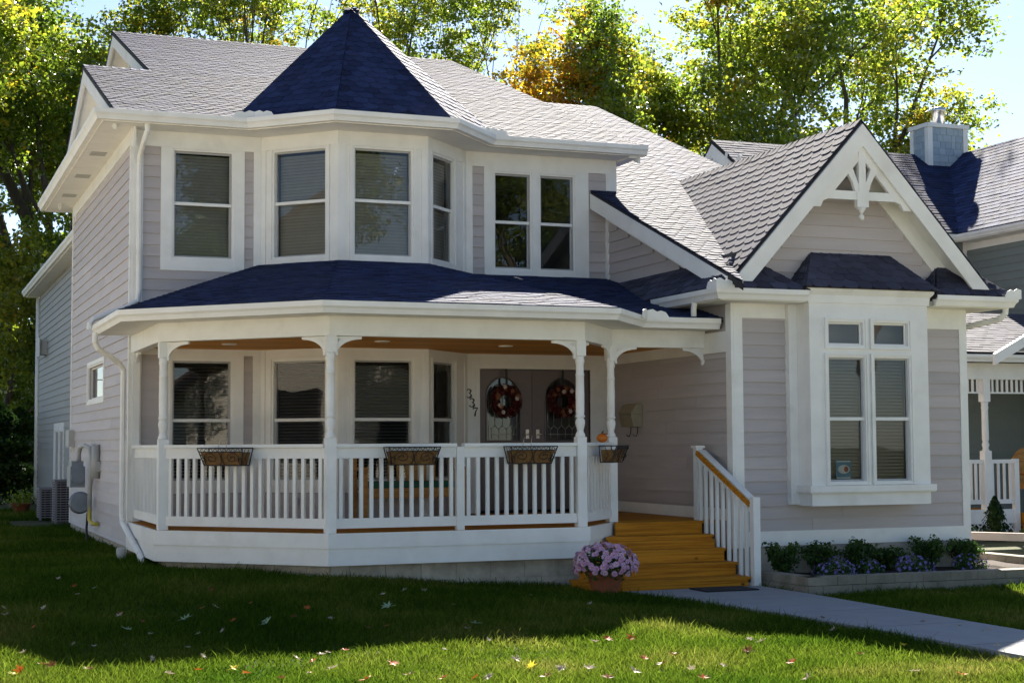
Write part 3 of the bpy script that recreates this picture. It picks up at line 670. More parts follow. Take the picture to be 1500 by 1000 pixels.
# main eave: soffit and gutter follow the turret
oct_r = 0.8; TC = (6.04, 21.60); AP = 1.93
eave = [(2.43, 29.0), (2.43, 20.60), (4.31, 20.60), (TC[0]-0.8, TC[1]-1.9), (TC[0]+0.8, TC[1]-1.9), (7.70, 20.60), (10.12, 20.60)]
mb = MB(); mb.sweep(eave, [(0, 0), (0.02, 0), (0.02, 0.13), (0, 0.13)], 5.886); hpart('fascia', mb, W)
mb = MB(); mb.sweep(eave, [(o+0.021, z) for o, z in GUTTER], 5.90); gut = hpart('gutter', mb, W)
mb = MB()
mb.add([(2.43, 29, 5.884), (2.86, 29, 5.884), (2.86, 21.04, 5.884), (2.43, 20.60, 5.884)], [(0, 1, 2, 3)])
mb.add([(2.43, 20.6, 5.884), (2.86, 21.04, 5.884), (4.568, 21.04, 5.884), (4.31, 20.6, 5.884)], [(0, 1, 2, 3)])
mb.add([(4.31, 20.6, 5.884), (*B0, 5.884), (*B1, 5.884), (TC[0]-.8, TC[1]-1.9, 5.884)], [(0, 1, 2, 3)])
mb.add([(TC[0]-.8, TC[1]-1.9, 5.884), (*B1, 5.884), (*B2, 5.884), (TC[0]+.8, TC[1]-1.9, 5.884)], [(0, 1, 2, 3)])
mb.add([(TC[0]+.8, TC[1]-1.9, 5.884), (*B2, 5.884), (*B3, 5.884), (7.70, 20.6, 5.884)], [(0, 1, 2, 3)])
mb.add([(7.70, 20.6, 5.884), (*B3, 5.884), (10.04, 21.04, 5.884), (10.04, 20.6, 5.884)], [(0, 1, 2, 3)])
mb.add([(2.43, 29, 6.03), (2.9, 29, 6.15), (2.9, 21.2, 6.15), (2.43, 20.75, 6.02)], [(0, 1, 2, 3)])
hpart('soffit', mb, W, recalc=False)
for y in (22.8, 24.8, 26.8):
    mb = MB(); mb.box(2.52, 2.74, y, y+0.3, 5.878, 5.883); hpart('soffit_vent', mb, M['greypaint'])
def splash(parent, p, d0, d1, z, L=0.3):
    """wavy splash guard standing on the gutter lip round an inside corner"""
    for d in (d0, d1):
        d = Vector((d[0], d[1], 0)).normalized(); a = Vector((p[0], p[1], z)); mb = MB()
        prof = [(0, 0.10), (0.25, 0.115), (0.45, 0.085), (0.62, 0.10), (0.85, 0.08), (1.0, 0.02), (1.0, -0.02), (0, -0.02)]
        n = Vector((d.y, -d.x, 0))*0.006
        mb.prism([a + d*L*s_ + Vector((0, 0, h)) for s_, h in prof], n); mb.build('splash_guard', W, parent)
splash(gut, (4.36, 20.49), (-1, 0), (1, -1), 6.02); splash(gut, (7.66, 20.49), (1, 0), (-1, -1), 6.02)
# turret roof
apx = Vector((5.99, 21.62, 7.95))
oc = [(TC[0]+2.09*math.cos(R(22.5+45*k)), TC[1]+2.09*math.sin(R(22.5+45*k))) for k in range(8)]
mb = MB(); vs = [(x, y, 6.0) for x, y in oc] + [tuple(apx)]
mb.add(vs, [(k, (k+1) % 8, 8) for k in range(8)] + [tuple(range(7, -1, -1))]); tr = hpart('turret_roof', mb, M['felt'])
left = 150
for k in (5, 4, 6, 3, 7):                       # front, left, right facets; single shingles on the ones that show
    a, b = oc[k], oc[(k+1) % 8]
    used = shingle_field([(a[0], a[1], 6.0), (b[0], b[1], 6.0), tuple(apx)], (b[0]-a[0], b[1]-a[1], 0), tr, SH, 0.2, 0.13, singles=left if k in (5, 4) else 0)
    if k in (5, 4): left -= used
for k in (4, 5, 6, 7, 3):
    a = oc[k]; p0, p1 = oc[(k-1) % 8], oc[(k+1) % 8]
    cap_row((a[0], a[1], 6.0), apx, tr, SH, (p0[0]-a[0], p0[1]-a[1], -0.02), (p1[0]-a[0], p1[1]-a[1], -0.02), w=0.12)

# ---- lower right roof with the wing below it
def z2(y): return 5.345 + 0.4*(y-20.86)
vx = lambda x: 20.86 + (5.8-1.086*abs(x-11.42)-5.345)/0.4         # where the wing gable meets it
Y2 = 28.6
P_lo = [(9.44, vx(9.44)-0.05, z2(vx(9.44)-0.05)), (11.42, vx(11.42), z2(vx(11.42))), (12.98, vx(12.98), z2(vx(12.98))), (12.98, Y2, z2(Y2)), (9.6, Y2, z2(Y2)), (9.6, 21.05, z2(21.05)), (9.44, 21.0, z2(21.0))]
r2 = slab(P_lo); c0 = (9.44, 16.7, z2(16.7)); lp = lambda x, y: (x, y, z2(y))
for Q in ([lp(9.44, vx(9.44)-.05), lp(11.42, vx(11.42)), lp(11.42, Y2), lp(9.9, Y2), lp(9.44, 21.0)], [lp(11.42, vx(11.42)), lp(12.98, vx(12.98)), lp(12.98, Y2), lp(11.42, Y2)]): shingle_field(Q, (1, 0, 0), r2, SH, 0.17, 0.12, origin=c0, over=0)
slab([(9.6, Y2, z2(Y2)), (12.98, Y2, z2(Y2)), (12.98, 36, z2(20.8)), (9.6, 36, z2(20.8))], r2)
cap_row((9.6, Y2, z2(Y2)), (12.98, Y2, z2(Y2)), r2, SH, (0, -1, -.4), (0, 1, -.4))
mb = MB(); rake(mb, 9.425, 9.46, 16.95, z2(16.95), 21.0, z2(21.0), 0.03, 0.25); hpart('bargeboard', mb, W)
mb = MB(); rake(mb, 9.46, 9.72, 17.0, z2(17.0), 21.04, z2(21.04), 0.16, 0.18); hpart('soffit', mb, W)
mb = MB(); rake(mb, 9.68, 9.716, 17.36, z2(17.36), 21.0, z2(21.0), 0.18, 0.40); hpart('trim_board', mb, W)
mb = MB(); mb.box(12.8, 12.9, 21, 36, 0.3, 5.2); mb.prism([(12.8, 21.0, 5.2), (12.8, 36, 5.2), (12.8, Y2, z2(Y2)-.1)], (0.1, 0, 0)); mb.box(9.7, 13.2, 21.0, 21.1, 3.3, 5.1); hpart('wall', mb, M['siding'])

# ---- wing walls
hX = [(10.85, 11.35, 2.94, 3.225), (11.52, 12.02, 2.94, 3.225), (10.845, 11.36, 1.235, 2.78), (11.52, 12.03, 1.235, 2.78)]
GX = 11.45
def wg(z):        # gable half-width at height z on the wall
    lo, hi = 0.0, 3.5
    if z > 4.0:
        k = (5.8 - 0.46 - z)/1.086
        return [(11.42-k-9.714, 11.42+k-9.714)] if k > 0.05 else []
    return [(0.10, 3.406)]
mb = MB(); FW.box(mb, 0, 3.506, 0.40, 4.0, -0.12, 0); mb.prism([(9.75, 17.351, 4.0), (13.1, 17.351, 4.0), (11.42, 17.351, 5.65)], (0, 0.1, 0)); w = hpart('wall', mb, M['siding'])
siding(FW, w, M['siding'], 0.62, 5.3, wg, [(10.57-9.714, 12.34-9.714, 0.92, 3.66)], exp=0.155)
boards(FW, [(0, 0.125, 0.42, 3.5), (3.39, 3.506, -0.1, 3.5), (0.125, 3.39, 0.437, 0.62), (0.125, 0.87, 3.28, 3.46), (2.63, 3.39, 3.20, 3.46)])
mb = MB(); FW.box(mb, 0.03, 3.47, -0.2, 0.437, -0.1, -0.005); fw = hpart('foundation', mb, M['block']); blocks(FW, 0.03, 3.47, 0.0, 0.43, fw, d=0.0)
mb = MB(); FS.box(mb, 0, 3.69, 0.4, 3.46, -0.12, 0)
mb.prism([(9.72, 21.04, 3.46), (9.72, 17.36, 3.46), (9.72, 17.36, z2(17.36)-.12), (9.72, 21.04, z2(21.04)-.12)], (0.1, 0, 0)); w = hpart('wall', mb, M['siding'])
siding(FS, w, M['siding'], 0.90, 2.86, full(0.03, 3.58), exp=0.155, zref=0.62)
siding(FS, w, M['siding'], 3.9, 5.2, lambda z: [(0.0, min(3.58, 21.04 - (20.86 + (z + 0.38 - 5.345)/0.4)))], exp=0.155, zref=0.62)
boards(FS, [(3.58, 3.718, 0.42, 3.46), (0, 3.58, 0.76, 0.90), (0.0, 3.58, 2.86, 3.12), (0, 0.10, 3.9, 5.12)])
mb = MB(); mb.box(13.12, 13.22, 17.36, 26, -0.1, 4.2); hpart('wall', mb, M['siding'])
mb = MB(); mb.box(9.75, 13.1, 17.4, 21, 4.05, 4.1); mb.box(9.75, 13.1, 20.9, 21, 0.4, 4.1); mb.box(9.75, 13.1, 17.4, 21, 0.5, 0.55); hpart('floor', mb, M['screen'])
# ---- box bay window
mb = MB()
hXf = [(a-10.58, b-10.58, c, d) for a, b, c, d in hX]
sheath(mb, FX, 0, 1.755, 0.935, 3.46, hXf, d0=-0.10, d1=0.0)
mb.box(10.58, 10.66, 17.052, 17.36, 0.935, 3.46); mb.box(12.255, 12.335, 17.052, 17.36, 0.935, 3.46); mb.box(10.66, 12.255, 17.052, 17.36, 0.935, 1.0)
bb = hpart('box_bay', mb, W)
mb = MB(); mb.sweep([(10.58, 17.34), (10.58, 16.95), (12.335, 16.95), (12.335, 17.34)], [(0, 0), (0.045, 0), (0.055, 0.02), (0.055, 0.095), (0, 0.095)], 1.09); mb.build('sill', W, bb)
mb = MB(); mb.sweep([(10.58, 17.34), (10.58, 16.95), (12.335, 16.95), (12.335, 17.34)], [(0, 0), (0.02, 0), (0.03, 0.10), (0.07, 0.15), (0.07, 0.18), (0, 0.18)], 3.46); mb.build('cornice', W, bb)
for xa, xb in ((10.46, 10.578), (12.337, 12.4)):
    mb = MB(); mb.box(xa, xb, 17.24, 17.345, 0.95, 3.46); mb.build('trim_board', W, bb)
for k, (a, b, c, d) in enumerate(hXf):
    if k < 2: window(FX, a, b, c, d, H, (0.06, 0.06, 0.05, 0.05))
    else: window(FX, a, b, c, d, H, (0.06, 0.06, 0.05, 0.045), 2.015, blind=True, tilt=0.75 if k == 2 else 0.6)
mb = MB(); mb.box(10.75, 12.2, 18.2, 18.25, 1.0, 3.4); hpart('partition', mb, M['screen'])
ev = [(10.47, 17.36, 3.64), (10.47, 16.84, 3.64), (12.45, 16.84, 3.64), (12.45, 17.36, 3.64)]; t0, t1 = (10.86, 17.34, 4.12), (12.05, 17.34, 4.12)
mb = MB(); mb.add(ev + [t0, t1], [(0, 1, 4), (1, 2, 5, 4), (2, 3, 5), (3, 2, 1, 0)]); rb = hpart('bay_roof', mb, M['felt'])
sg = shingle_field([ev[1], ev[2], t1, t0], (1, 0, 0), rb, M['wing_shingle'], 0.22, 0.13, singles=40)
shingle_field([ev[0], ev[1], t0], (0, 1, 0), rb, M['wing_shingle'], 0.22, 0.13); shingle_field([ev[3], ev[2], t1], (0, 1, 0), rb, M['wing_shingle'], 0.22, 0.13)
cap_row(ev[1], t0, rb, M['wing_shingle'], (0, 1, .3), (1, 0, 0), w=.08); cap_row(ev[2], t1, rb, M['wing_shingle'], (0, 1, .3), (-1, 0, 0), w=.08); cap_row(t0, t1, rb, M['wing_shingle'], (0, -1, -.9), (0, 0.2, 0), w=.1)
# ---- wing gable roof
YG = 16.98
def zg(x): return 5.8 - 1.086*abs(x-11.42)
Lp = [(9.46, YG, zg(9.46)), (11.42, YG, 5.8), (11.42, vx(11.42)+.1, 5.8), (9.46, YG+.01, zg(9.46))]
Rp = [(13.38, YG, zg(13.38)), (11.42, YG, 5.8), (11.42, vx(11.42)+.1, 5.8), (13.38, 19, zg(13.38))]
wr = slab(Lp, name='gable_roof', t=0.08); slab(Rp, wr, t=0.08)
shingle_field(Lp, (0, -1, 0), wr, M['wing_shingle'], 0.24, 0.145, singles=110, rng=random.Random(8)); shingle_field(Rp, (0, 1, 0), wr, M['wing_shingle'], 0.24, 0.145)
cap_row((11.42, YG, 5.81), (11.42, vx(11.42), 5.81), wr, M['wing_shingle'], (-1, 0, -1.086), (1, 0, -1.086), w=0.15, step=0.15)
def gband(mb, y0, y1, d0, d1, zl):     # both rake bands; vertical drops d0..d1 below the roof surface, cut level at zl
    for s in (-1, 1):
        k0 = (5.8-d0-zl)/1.086; k1 = (5.8-d1-zl)/1.086
        P = [(11.42+s*k0, zl), (11.42, 5.8-d0), (11.42, 5.8-d1), (11.42+s*k1, zl)]
        mb.prism([(x, y0, z) for x, z in P], (0, y1-y0, 0))
mb = MB(); gband(mb, YG-0.035, YG, 0.035, 0.32, 3.70); hpart('bargeboard', mb, W)
mb = MB(); gband(mb, YG, 17.36, 0.14, 0.17, 3.78); hpart('soffit', mb, W)
mb = MB(); gband(mb, 17.31, 17.352, 0.17, 0.45, 3.75); hpart('trim_board', mb, W)
# gable ornament: collar, king post, two curved struts, finial
yo0, yo1 = YG+0.005, YG+0.06
mb = MB(); cx = 11.35 + 0.07
mb.prism([(x, yo0, z) for x, z in ((10.62, 4.78), (10.56, 4.68), (10.80, 4.68), (10.84, 4.76), (10.92, 4.79), (cx, 4.79), (cx, 4.90), (10.72, 4.90))], (0, 0.055, 0))
mb.prism([(2*cx-x, yo0, z) for x, z in ((10.62, 4.78), (10.56, 4.68), (10.80, 4.68), (10.84, 4.76), (10.92, 4.79), (cx, 4.79), (cx, 4.90), (10.72, 4.90))], (0, 0.055, 0))
mb.box(cx-0.05, cx+0.05, yo0-0.01, yo1-0.004, 4.901, 5.5); mb.box(cx-0.085, cx+0.085, yo0-0.015, yo1, 4.70, 4.9)
for s in (-1, 1):
    pts = [(0.10, 4.9), (0.14, 5.02), (0.24, 5.18), (0.33, 5.27), (0.20, 5.33), (0.12, 5.16), (0.045, 4.98), (0.045, 4.9)]
    mb.prism([(cx+s*a, yo0+0.002, z) for a, z in pts], (0, 0.05, 0))
gbo = hpart('gable_ornament', mb, W)
mb = MB(); mb.lathe(cx, yo0+0.03, [(0.005, 4.53), (0.035, 4.55), (0.035, 4.59), (0.012, 4.62), (0.03, 4.64), (0.07, 4.70)], 10); mb.build('finial', W, gbo)
mb = MB(); gband(mb, yo0, yo1-0.01, 0.31, 0.46, 4.9); mb.build('trim_board', W, gbo)
# ---- pent eave round the wing
zt, zb = 4.03, 3.60
mb = MB(); XA, YA = 9.26, 16.88
mb.add([(XA, 20.9, zb), (XA, YA, zb), (9.72, 17.36, zt), (9.72, 20.9, zt), (10.55, YA, zb), (9.95, 17.36, zt), (10.55, 17.36, zb), (XA, YA, zb-.05), (10.55, YA, zb-.05), (10.55, 17.36, zb-.05), (9.72, 17.36, zb-.05), (9.72, 20.9, zb-.05), (XA, 20.9, zb-.05)],
       [(0, 1, 2, 3), (1, 4, 5, 2), (4, 6, 5), (7, 8, 9, 10), (7, 10, 11, 12), (0, 1, 7, 12), (1, 4, 8, 7), (4, 6, 9, 8)])
pe = hpart('pent_roof', mb, M['felt'], recalc=False)
shingle_field([(XA, 20.6, zb), (XA, YA, zb), (9.72, 17.36, zt), (9.72, 20.6, zt)], (0, -1, 0), pe, M['wing_shingle'], 0.22, 0.125); shingle_field([(XA, YA, zb), (10.55, YA, zb), (9.95, 17.36, zt), (9.72, 17.36, zt)], (1, 0, 0), pe, M['wing_shingle'], 0.22, 0.125)
cap_row((XA, YA, zb), (9.72, 17.36, zt), pe, M['wing_shingle'], (0, 1, 0.05), (1, 0, 0.05), w=0.09)
mb = MB(); XB = 13.68
mb.add([(XB, 22, zb), (XB, YA, zb), (13.22, 17.36, zt), (13.22, 22, zt), (12.42, YA, zb), (12.80, 17.36, zt+0.02), (12.42, 17.36, zb), (XB, YA, zb-.05), (12.42, YA, zb-.05), (12.42, 17.36, zb-.05), (13.22, 17.36, zb-.05), (13.22, 22, zb-.05), (XB, 22, zb-.05)],
       [(0, 1, 2, 3), (1, 4, 5, 2), (4, 6, 5), (7, 8, 9, 10), (7, 10, 11, 12), (0, 1, 7, 12), (1, 4, 8, 7), (4, 6, 9, 8)])
pe2 = hpart('pent_roof', mb, M['felt'], recalc=False)
shingle_field([(12.42, YA, zb), (XB, YA, zb), (13.22, 17.36, zt), (12.80, 17.36, zt)], (1, 0, 0), pe2, M['wing_shingle'], 0.22, 0.125)
shingle_field([(XB, YA, zb), (XB, 22, zb), (13.22, 22, zt), (13.22, 17.36, zt)], (0, 1, 0), pe2, M['wing_shingle'], 0.22, 0.125)
shingle_field([(12.42, YA, zb), (12.42, 17.36, zb), (12.80, 17.36, zt)], (0, 1, 0), pe2, M['wing_shingle'], 0.22, 0.125)
cap_row((XB, YA, zb), (13.22, 17.36, zt), pe2, M['wing_shingle'], (0, 1, 0.05), (-1, 0, 0.05), w=0.09)
for pth_ in ([(9.33, 18.65), (9.33, 16.95), (10.53, 16.95)], [(12.44, 16.95), (13.61, 16.95), (13.61, 22)]):
    mb = MB(); mb.sweep(pth_, [(o-0.02, z) for o, z in GUTTER], 3.47); hpart('gutter', mb, W)
    mb = MB(); mb.sweep(pth_, [(-0.40, 0), (0.0, 0), (0.0, 0.07), (-0.40, 0.07)], 3.46); hpart('soffit', mb, W)
splash(pe, (9.22, 16.84), (0, 1), (1, 0), 3.60, .25); splash(pe2, (13.74, 16.84), (-1, 0), (0, 1), 3.60, .25)
# ------------------------------------------------------------------ porch
ZD = 0.752
PO = [(2.82, 21.03), (2.82, 18.66), (4.458, 17.014), (7.59, 17.014), (8.42, 18.02), (8.42, 18.30)]
mb = MB(); mb.sweep(PO, [(0, 0), (-0.03, 0), (-0.03, 0.19), (0, 0.19)], 0.397); hpart('skirt_board', mb, W)
mb = MB(); mb.sweep(PO, [(0.016, 0), (-0.03, 0), (-0.03, 0.165), (0.016, 0.165)], 0.587); hpart('skirt_board', mb, W)
pf = None
FD = [(2.98, 21.0), (2.98, 18.72), (4.52, 17.17), (7.53, 17.17), (8.30, 18.09)]
for a, b in zip(FD, FD[1:]):
    L = math.dist(a, b); F = Frame(a, (b[0]-a[0], b[1]-a[1]))
    mb = MB(); F.box(mb, 0, L, -0.2, 0.42, -0.15, 0)
    pf = hpart('foundation', mb, M['block']); blocks(F, 0, L, -0.02, 0.40, pf, L=0.42)
# deck boards, cut to the octagon
y = 17.02
while y < 21.0:
    ya, yb = y, min(y+0.138, 21.02); ym = (ya+yb)/2
    xl = 2.84 if ya > 18.65 else 4.478 - (ya-17.014)
    if ya < 18.0: xr = 7.57 + (ya-17.014)*0.82
    else: xr = 9.70
    mb = MB(); mb.box(xl, xr, ya+0.003, yb-0.003, ZD-0.035, ZD); hpart('deck_board', mb, M['cedar']); y += 0.138
for ya, yb in ((17.74, 17.88), (17.885, 18.018)):
    mb = MB(); mb.box(8.30, 9.70, ya, yb, ZD-0.035, ZD); hpart('deck_board', mb, M['cedar'])
# ---- posts
PP = [(2.92, 18.73), (4.50, 17.115), (7.53, 17.115), (8.33, 17.98)]
def bracket(mb, c, d, z, L=0.30, Hh=0.21, t=0.035):
    """fan bracket in the plane of horizontal direction d, hung under z from point c"""
    c = Vector((c[0], c[1], 0)); d = Vector((d[0], d[1], 0)).normalized(); n = Vector((d.y, -d.x, 0))*t/2
    def P(u, w): return c + d*u + Vector((0, 0, z+w))
    def bar(a, b, w): mb.bar(P(*a), P(*b), t if False else w, t*0.8, up=tuple(n))
    mb.prism([P(0, 0)-n, P(L, 0)-n, P(L, -0.028)-n, P(0, -0.028)-n], tuple(n*2)); n9 = n*.94; mb.prism([P(0.001, -.027)-n9, P(0.026, -.027)-n9, P(0.026, -Hh)-n9, P(0.001, -Hh)-n9], tuple(n9*2))
    ts = np.linspace(0, math.pi/2, 8)
    ex = [(L*0.97 - (L*0.93)*math.sin(t), -0.030 - (Hh-0.03)*(1-math.cos(t))) for t in ts]
    for a, b in zip(ex, ex[1:]):
        a2 = (a[0]-0.036, a[1]+0.036); b2 = (b[0]-0.036, b[1]+0.036)
        n8 = n*.86; mb.prism([P(*a)-n8, P(*b)-n8, P(*b2)-n8, P(*a2)-n8], tuple(n8*2))
    for k in (2, 3.5, 5):
        t = math.pi/2*k/7; e = (L*0.95-(L*0.93)*math.sin(t), -0.02-(Hh-0.03)*(1-math.cos(t)))
        mb.bar(P(0.02, -0.02), P(*e), 0.024, 0.022, up=tuple(n))
dirs = []
for i in range(4):
    a, b, c = PO[i], PO[i+1], PO[i+2]
    dirs.append((((a[0]-b[0]), (a[1]-b[1])), ((c[0]-b[0]), (c[1]-b[1]))))
dirs[3] = (dirs[3][0], (1, 0))
dirs[0] = ((0, 1), dirs[0][1])
for i, (x, y) in enumerate(PP):
    d = Vector((*dirs[i][0], 0)).normalized() - 0*Vector((0, 0, 0)); e = Vector((*dirs[i][1], 0)).normalized()
    bis = -(d+e); bis = bis.normalized() if bis.length > .05 else Vector((0, -1, 0)); ang = math.atan2(bis.y, bis.x)
    def sq(h, z0, z1, mb):
        cs = [(x+h*math.sqrt(2)*math.cos(a), y+h*math.sqrt(2)*math.sin(a)) for a in [k*math.pi/2+math.pi/4 for k in range(4)]]
        mb.hexa([(p[0], p[1], z0) for p in cs] + [(p[0], p[1], z1) for p in cs])
    mb = MB(); sq(0.058, ZD, 1.80, mb)
    mb.lathe(x, y, [(0.058, 1.80), (0.060, 1.82), (0.05, 1.845), (0.038, 1.87), (0.038, 1.88), (0.052, 1.93), (0.058, 1.965), (0.054, 2.0), (0.040, 2.025), (0.056, 2.035), (0.056, 2.055), (0.046, 2.065), (0.05, 2.10), (0.052, 2.30), (0.0525, 2.304), (0.0525, 2.31), (0.051, 2.315), (0.049, 2.52), (0.054, 2.525), (0.054, 2.54), (0.047, 2.55), (0.046, 2.66), (0.056, 2.68), (0.056, 2.70), (0.05, 2.72), (0.058, 2.76)], 18)
    sq(0.058, 2.755, 2.94, mb); po = hpart('porch_post', mb, W)
    for dd in dirs[i]:
        k = Vector((*dd, 0)).normalized()
        q = MB(); bracket(q, (x+k.x*0.058, y+k.y*0.058), dd, 2.932); q.build('bracket', W, po)
q = MB(); bracket(q, (2.92, 20.98), (0, -1), 2.932); hpart('bracket', q, W)
q = MB(); bracket(q, (9.69, 18.08), (-1, 0), 2.932); hpart('bracket', q, W)
# ---- beam, ceiling, eave
BM = [(2.85, 21.0), (2.85, 18.675), (4.47, 17.045), (7.57, 17.045), (8.38, 18.03), (9.70, 18.03)]
mb = MB(); mb.sweep(BM, [(0, 0), (-0.13, 0), (-0.13, 0.22), (0, 0.22)], 2.936); hpart('beam', mb, W)
mb = MB(); mb.sweep(BM, [(-0.02, 0.222), (0.38, 0.222), (0.38, 0.33), (-0.02, 0.33)], 2.936); hpart('soffit', mb, W)
mb = MB(); mb.sweep(BM[:-1]+[(9.66, 18.03)], [(o+0.381, z) for o, z in GUTTER], 3.15); pg = hpart('gutter', mb, W)
mb = MB(); y = 17.1
while y < 21.03:
    ym = y+0.045; xl = 2.95 if ym > 18.7 else 4.50-(ym-17.1); xr = 7.55+(ym-17.1)*0.83 if ym < 18.1 else 9.70
    mb.hexa([(xl, y, 3.0), (xr, y, 3.0), (xr, y+0.086, 3.0), (xl, y+0.086, 3.0), (xl, y+0.004, 2.99+.03), (xr, y+0.004, 3.02), (xr, y+0.082, 3.02), (xl, y+0.082, 3.02)]); y += 0.09
hpart('ceiling_planking', mb, M['ceiling'], kind='stuff')
for x, y in ((3.89, 19.74), (5.58, 18.72), (7.38, 19.16)):
    mb = MB(); mb.lathe(x, y, [(0.095, 2.985), (0.095, 2.999)], 20); mb.lathe(x, y, [(0.07, 2.982), (0.07, 2.9845)], 20); hpart('downlight', mb, M['lightlens'])
# roof facets
def off(path, o):
    P = [Vector(p) for p in path]; out = []
    for i, p in enumerate(P):
        d0 = (P[i]-P[i-1]).normalized() if i else (P[1]-P[0]).normalized(); d1 = (P[i+1]-P[i]).normalized() if i < len(P)-1 else d0
        n0 = Vector((d0.y, -d0.x)); n1 = Vector((d1.y, -d1.x)); m_ = (n0+n1).normalized(); m_ = m_/max(.3, m_.dot(n0)); out.append((p.x+m_.x*o, p.y+m_.y*o))
    return out
E_ = off(BM, 0.45); ze, zw = 3.275, 4.135
E3 = [(x, y, ze) for x, y in E_]; Bz = [(x, y, zw) for x, y in (B0, B1, B2, B3)]
FAC = [([E3[0], E3[1], Bz[0], (4.3, 21.04, zw-.08)], (0, -1, 0)), ([E3[1], E3[2], Bz[1], Bz[0]], (1, -1, 0)), ([E3[2], E3[3], Bz[2], Bz[1]], (1, 0, 0)),
       ([E3[3], E3[4], Bz[3], Bz[2]], (0.81, 0.98, 0)), ([E3[4], (9.72, E3[5][1], ze), (9.72, 21.04, 4.10), Bz[3]], (1, 0, 0))]
mb = MB()
for P, d in FAC: mb.add(P + [(x, y, 3.16) for x, y, z in P], [tuple(range(len(P)))])
for a, b in zip(E3, E3[1:-1]+[(9.72, E3[5][1], ze)]): mb.add([a, b, (b[0], b[1], ze-.04), (a[0], a[1], ze-.04)], [(0, 1, 2, 3)])
pr_ = hpart('porch_roof', mb, M['felt'], recalc=False)
for k, (P, d) in enumerate(FAC): shingle_field(P, d, pr_, SH, 0.2, 0.13, style='tab', rng=random.Random(20+k))
for a, b, na, nb in ((E3[1], Bz[0], (-.2, 1, 0), (1, -1, 0)), (E3[2], Bz[1], (-1, 1, -.05), (1, 0, -.1)), (E3[3], Bz[2], (-1, 0, -.02), (.8, .9, -.1))):
    cap_row(a, b, pr_, SH, na, nb, w=0.13)
splash(pg, (E_[4][0]+.03, E_[4][1]-.06), (1, 0), (-.6, -.8), 3.26)
# ---- railings
def rail_seg(a, b, nb=None, skip=None):
    a = Vector(a); b = Vector(b); L = (b-a).length; F = Frame(a, b-a)
    F.o = F.o - F.N*0.0
    mb = MB(); F.box(mb, 0, L, 1.575, 1.695, -0.02, 0.02); rl = hpart('railing', mb, W)
    mb = MB(); F.box(mb, 0, L, 0.80, 0.91, -0.02, 0.02); mb.build('bottom_rail', W, rl)
    mb = MB(); F.box(mb, 0, L, 1.697, 1.735, -0.055, 0.055); mb.build('handrail', W, rl)
    n = nb or int(round(L/0.115)); 
    for k in range(n):
        u = L*(k+0.5)/n
        o = link('baluster', BAL, rl); o.location = F.p(u, 0.91) - rootloc(rl); o.rotation_euler = (0, 0, math.atan2(F.U.y, F.U.x))
    return rl
mb = MB(); mb.box(-.02, .02, -.02, .02, -0.004, 0.669); _b = mb.build('baluster', W); BAL = _b.data; bpy.data.objects.remove(_b)
def between(i, j, ins=0.058):
    a = Vector(PP[i]); b = Vector(PP[j]); d = (b-a).normalized(); return a + d*ins*1.05, b - d*ins*1.05
rail_seg((2.92, 20.98), (2.92, 18.79))
rail_seg(*between(0, 1))
nx = 6.02
rail_seg((4.56, 17.115), (nx-0.045, 17.115)); rail_seg((nx+0.045, 17.115), (7.47, 17.115))
mb = MB(); mb.box(nx-0.045, nx+0.045, 17.07, 17.16, ZD, 1.696); hpart('rail_post', mb, W)
rail_seg(*between(2, 3))
mb = MB(); mb.box(2.87, 2.96, 20.94, 21.03, ZD, 2.95); hpart('porch_post', mb, W)
# ---- steps
st = hpart('steps', (lambda q: (q.box(7.9, 9.40, 17.3, 17.7, 0.0, 0.55), q)[1])(MB()), M['cedar'])
for k in range(4):
    z = 0.15*(k+1); y = 16.50 + 0.30*k; y2 = y + 0.33
    # plan of a tread: the two lowest wrap round the porch corner
    if k == 0: poly = [(9.44, y), (9.44, y2), (7.9, y2), (7.45, 17.0), (7.32, 17.0), (7.32, 16.93), (7.75, y)]
    elif k == 1: poly = [(9.44, y), (9.44, y2), (7.9, y2), (7.62, 17.0), (7.42, 17.0), (7.62, y)]
    elif k == 2: poly = [(9.44, y), (9.44, y2), (8.0, y2), (7.70, y)]
    else: poly = [(9.44, y), (9.44, y2), (8.2, y2), (7.98, y)]
    cx = sum(p[0] for p in poly)/len(poly); cy = sum(p[1] for p in poly)/len(poly)
    out = []
    mb = MB(); mb.prism([(x, yy, z-0.032) for x, yy in poly], (0, 0, 0.032)); mb.build('tread', M['cedar'], st)
    inset = [(x - (0.02 if x > 9 else -0.025), yy + (0.025 if yy < 17.0 else 0)) for x, yy in poly]
    mb = MB(); mb.prism([(x, yy, z-0.15 if k else -0.05) for x, yy in inset], (0, 0, 0.15-0.033 if k else 0.167)); mb.build('riser', M['cedar'], st)
mb = MB(); mb.box(8.25, 9.44, 17.70, 17.735, 0.6, 0.751); mb.build('riser', M['cedar'], st)
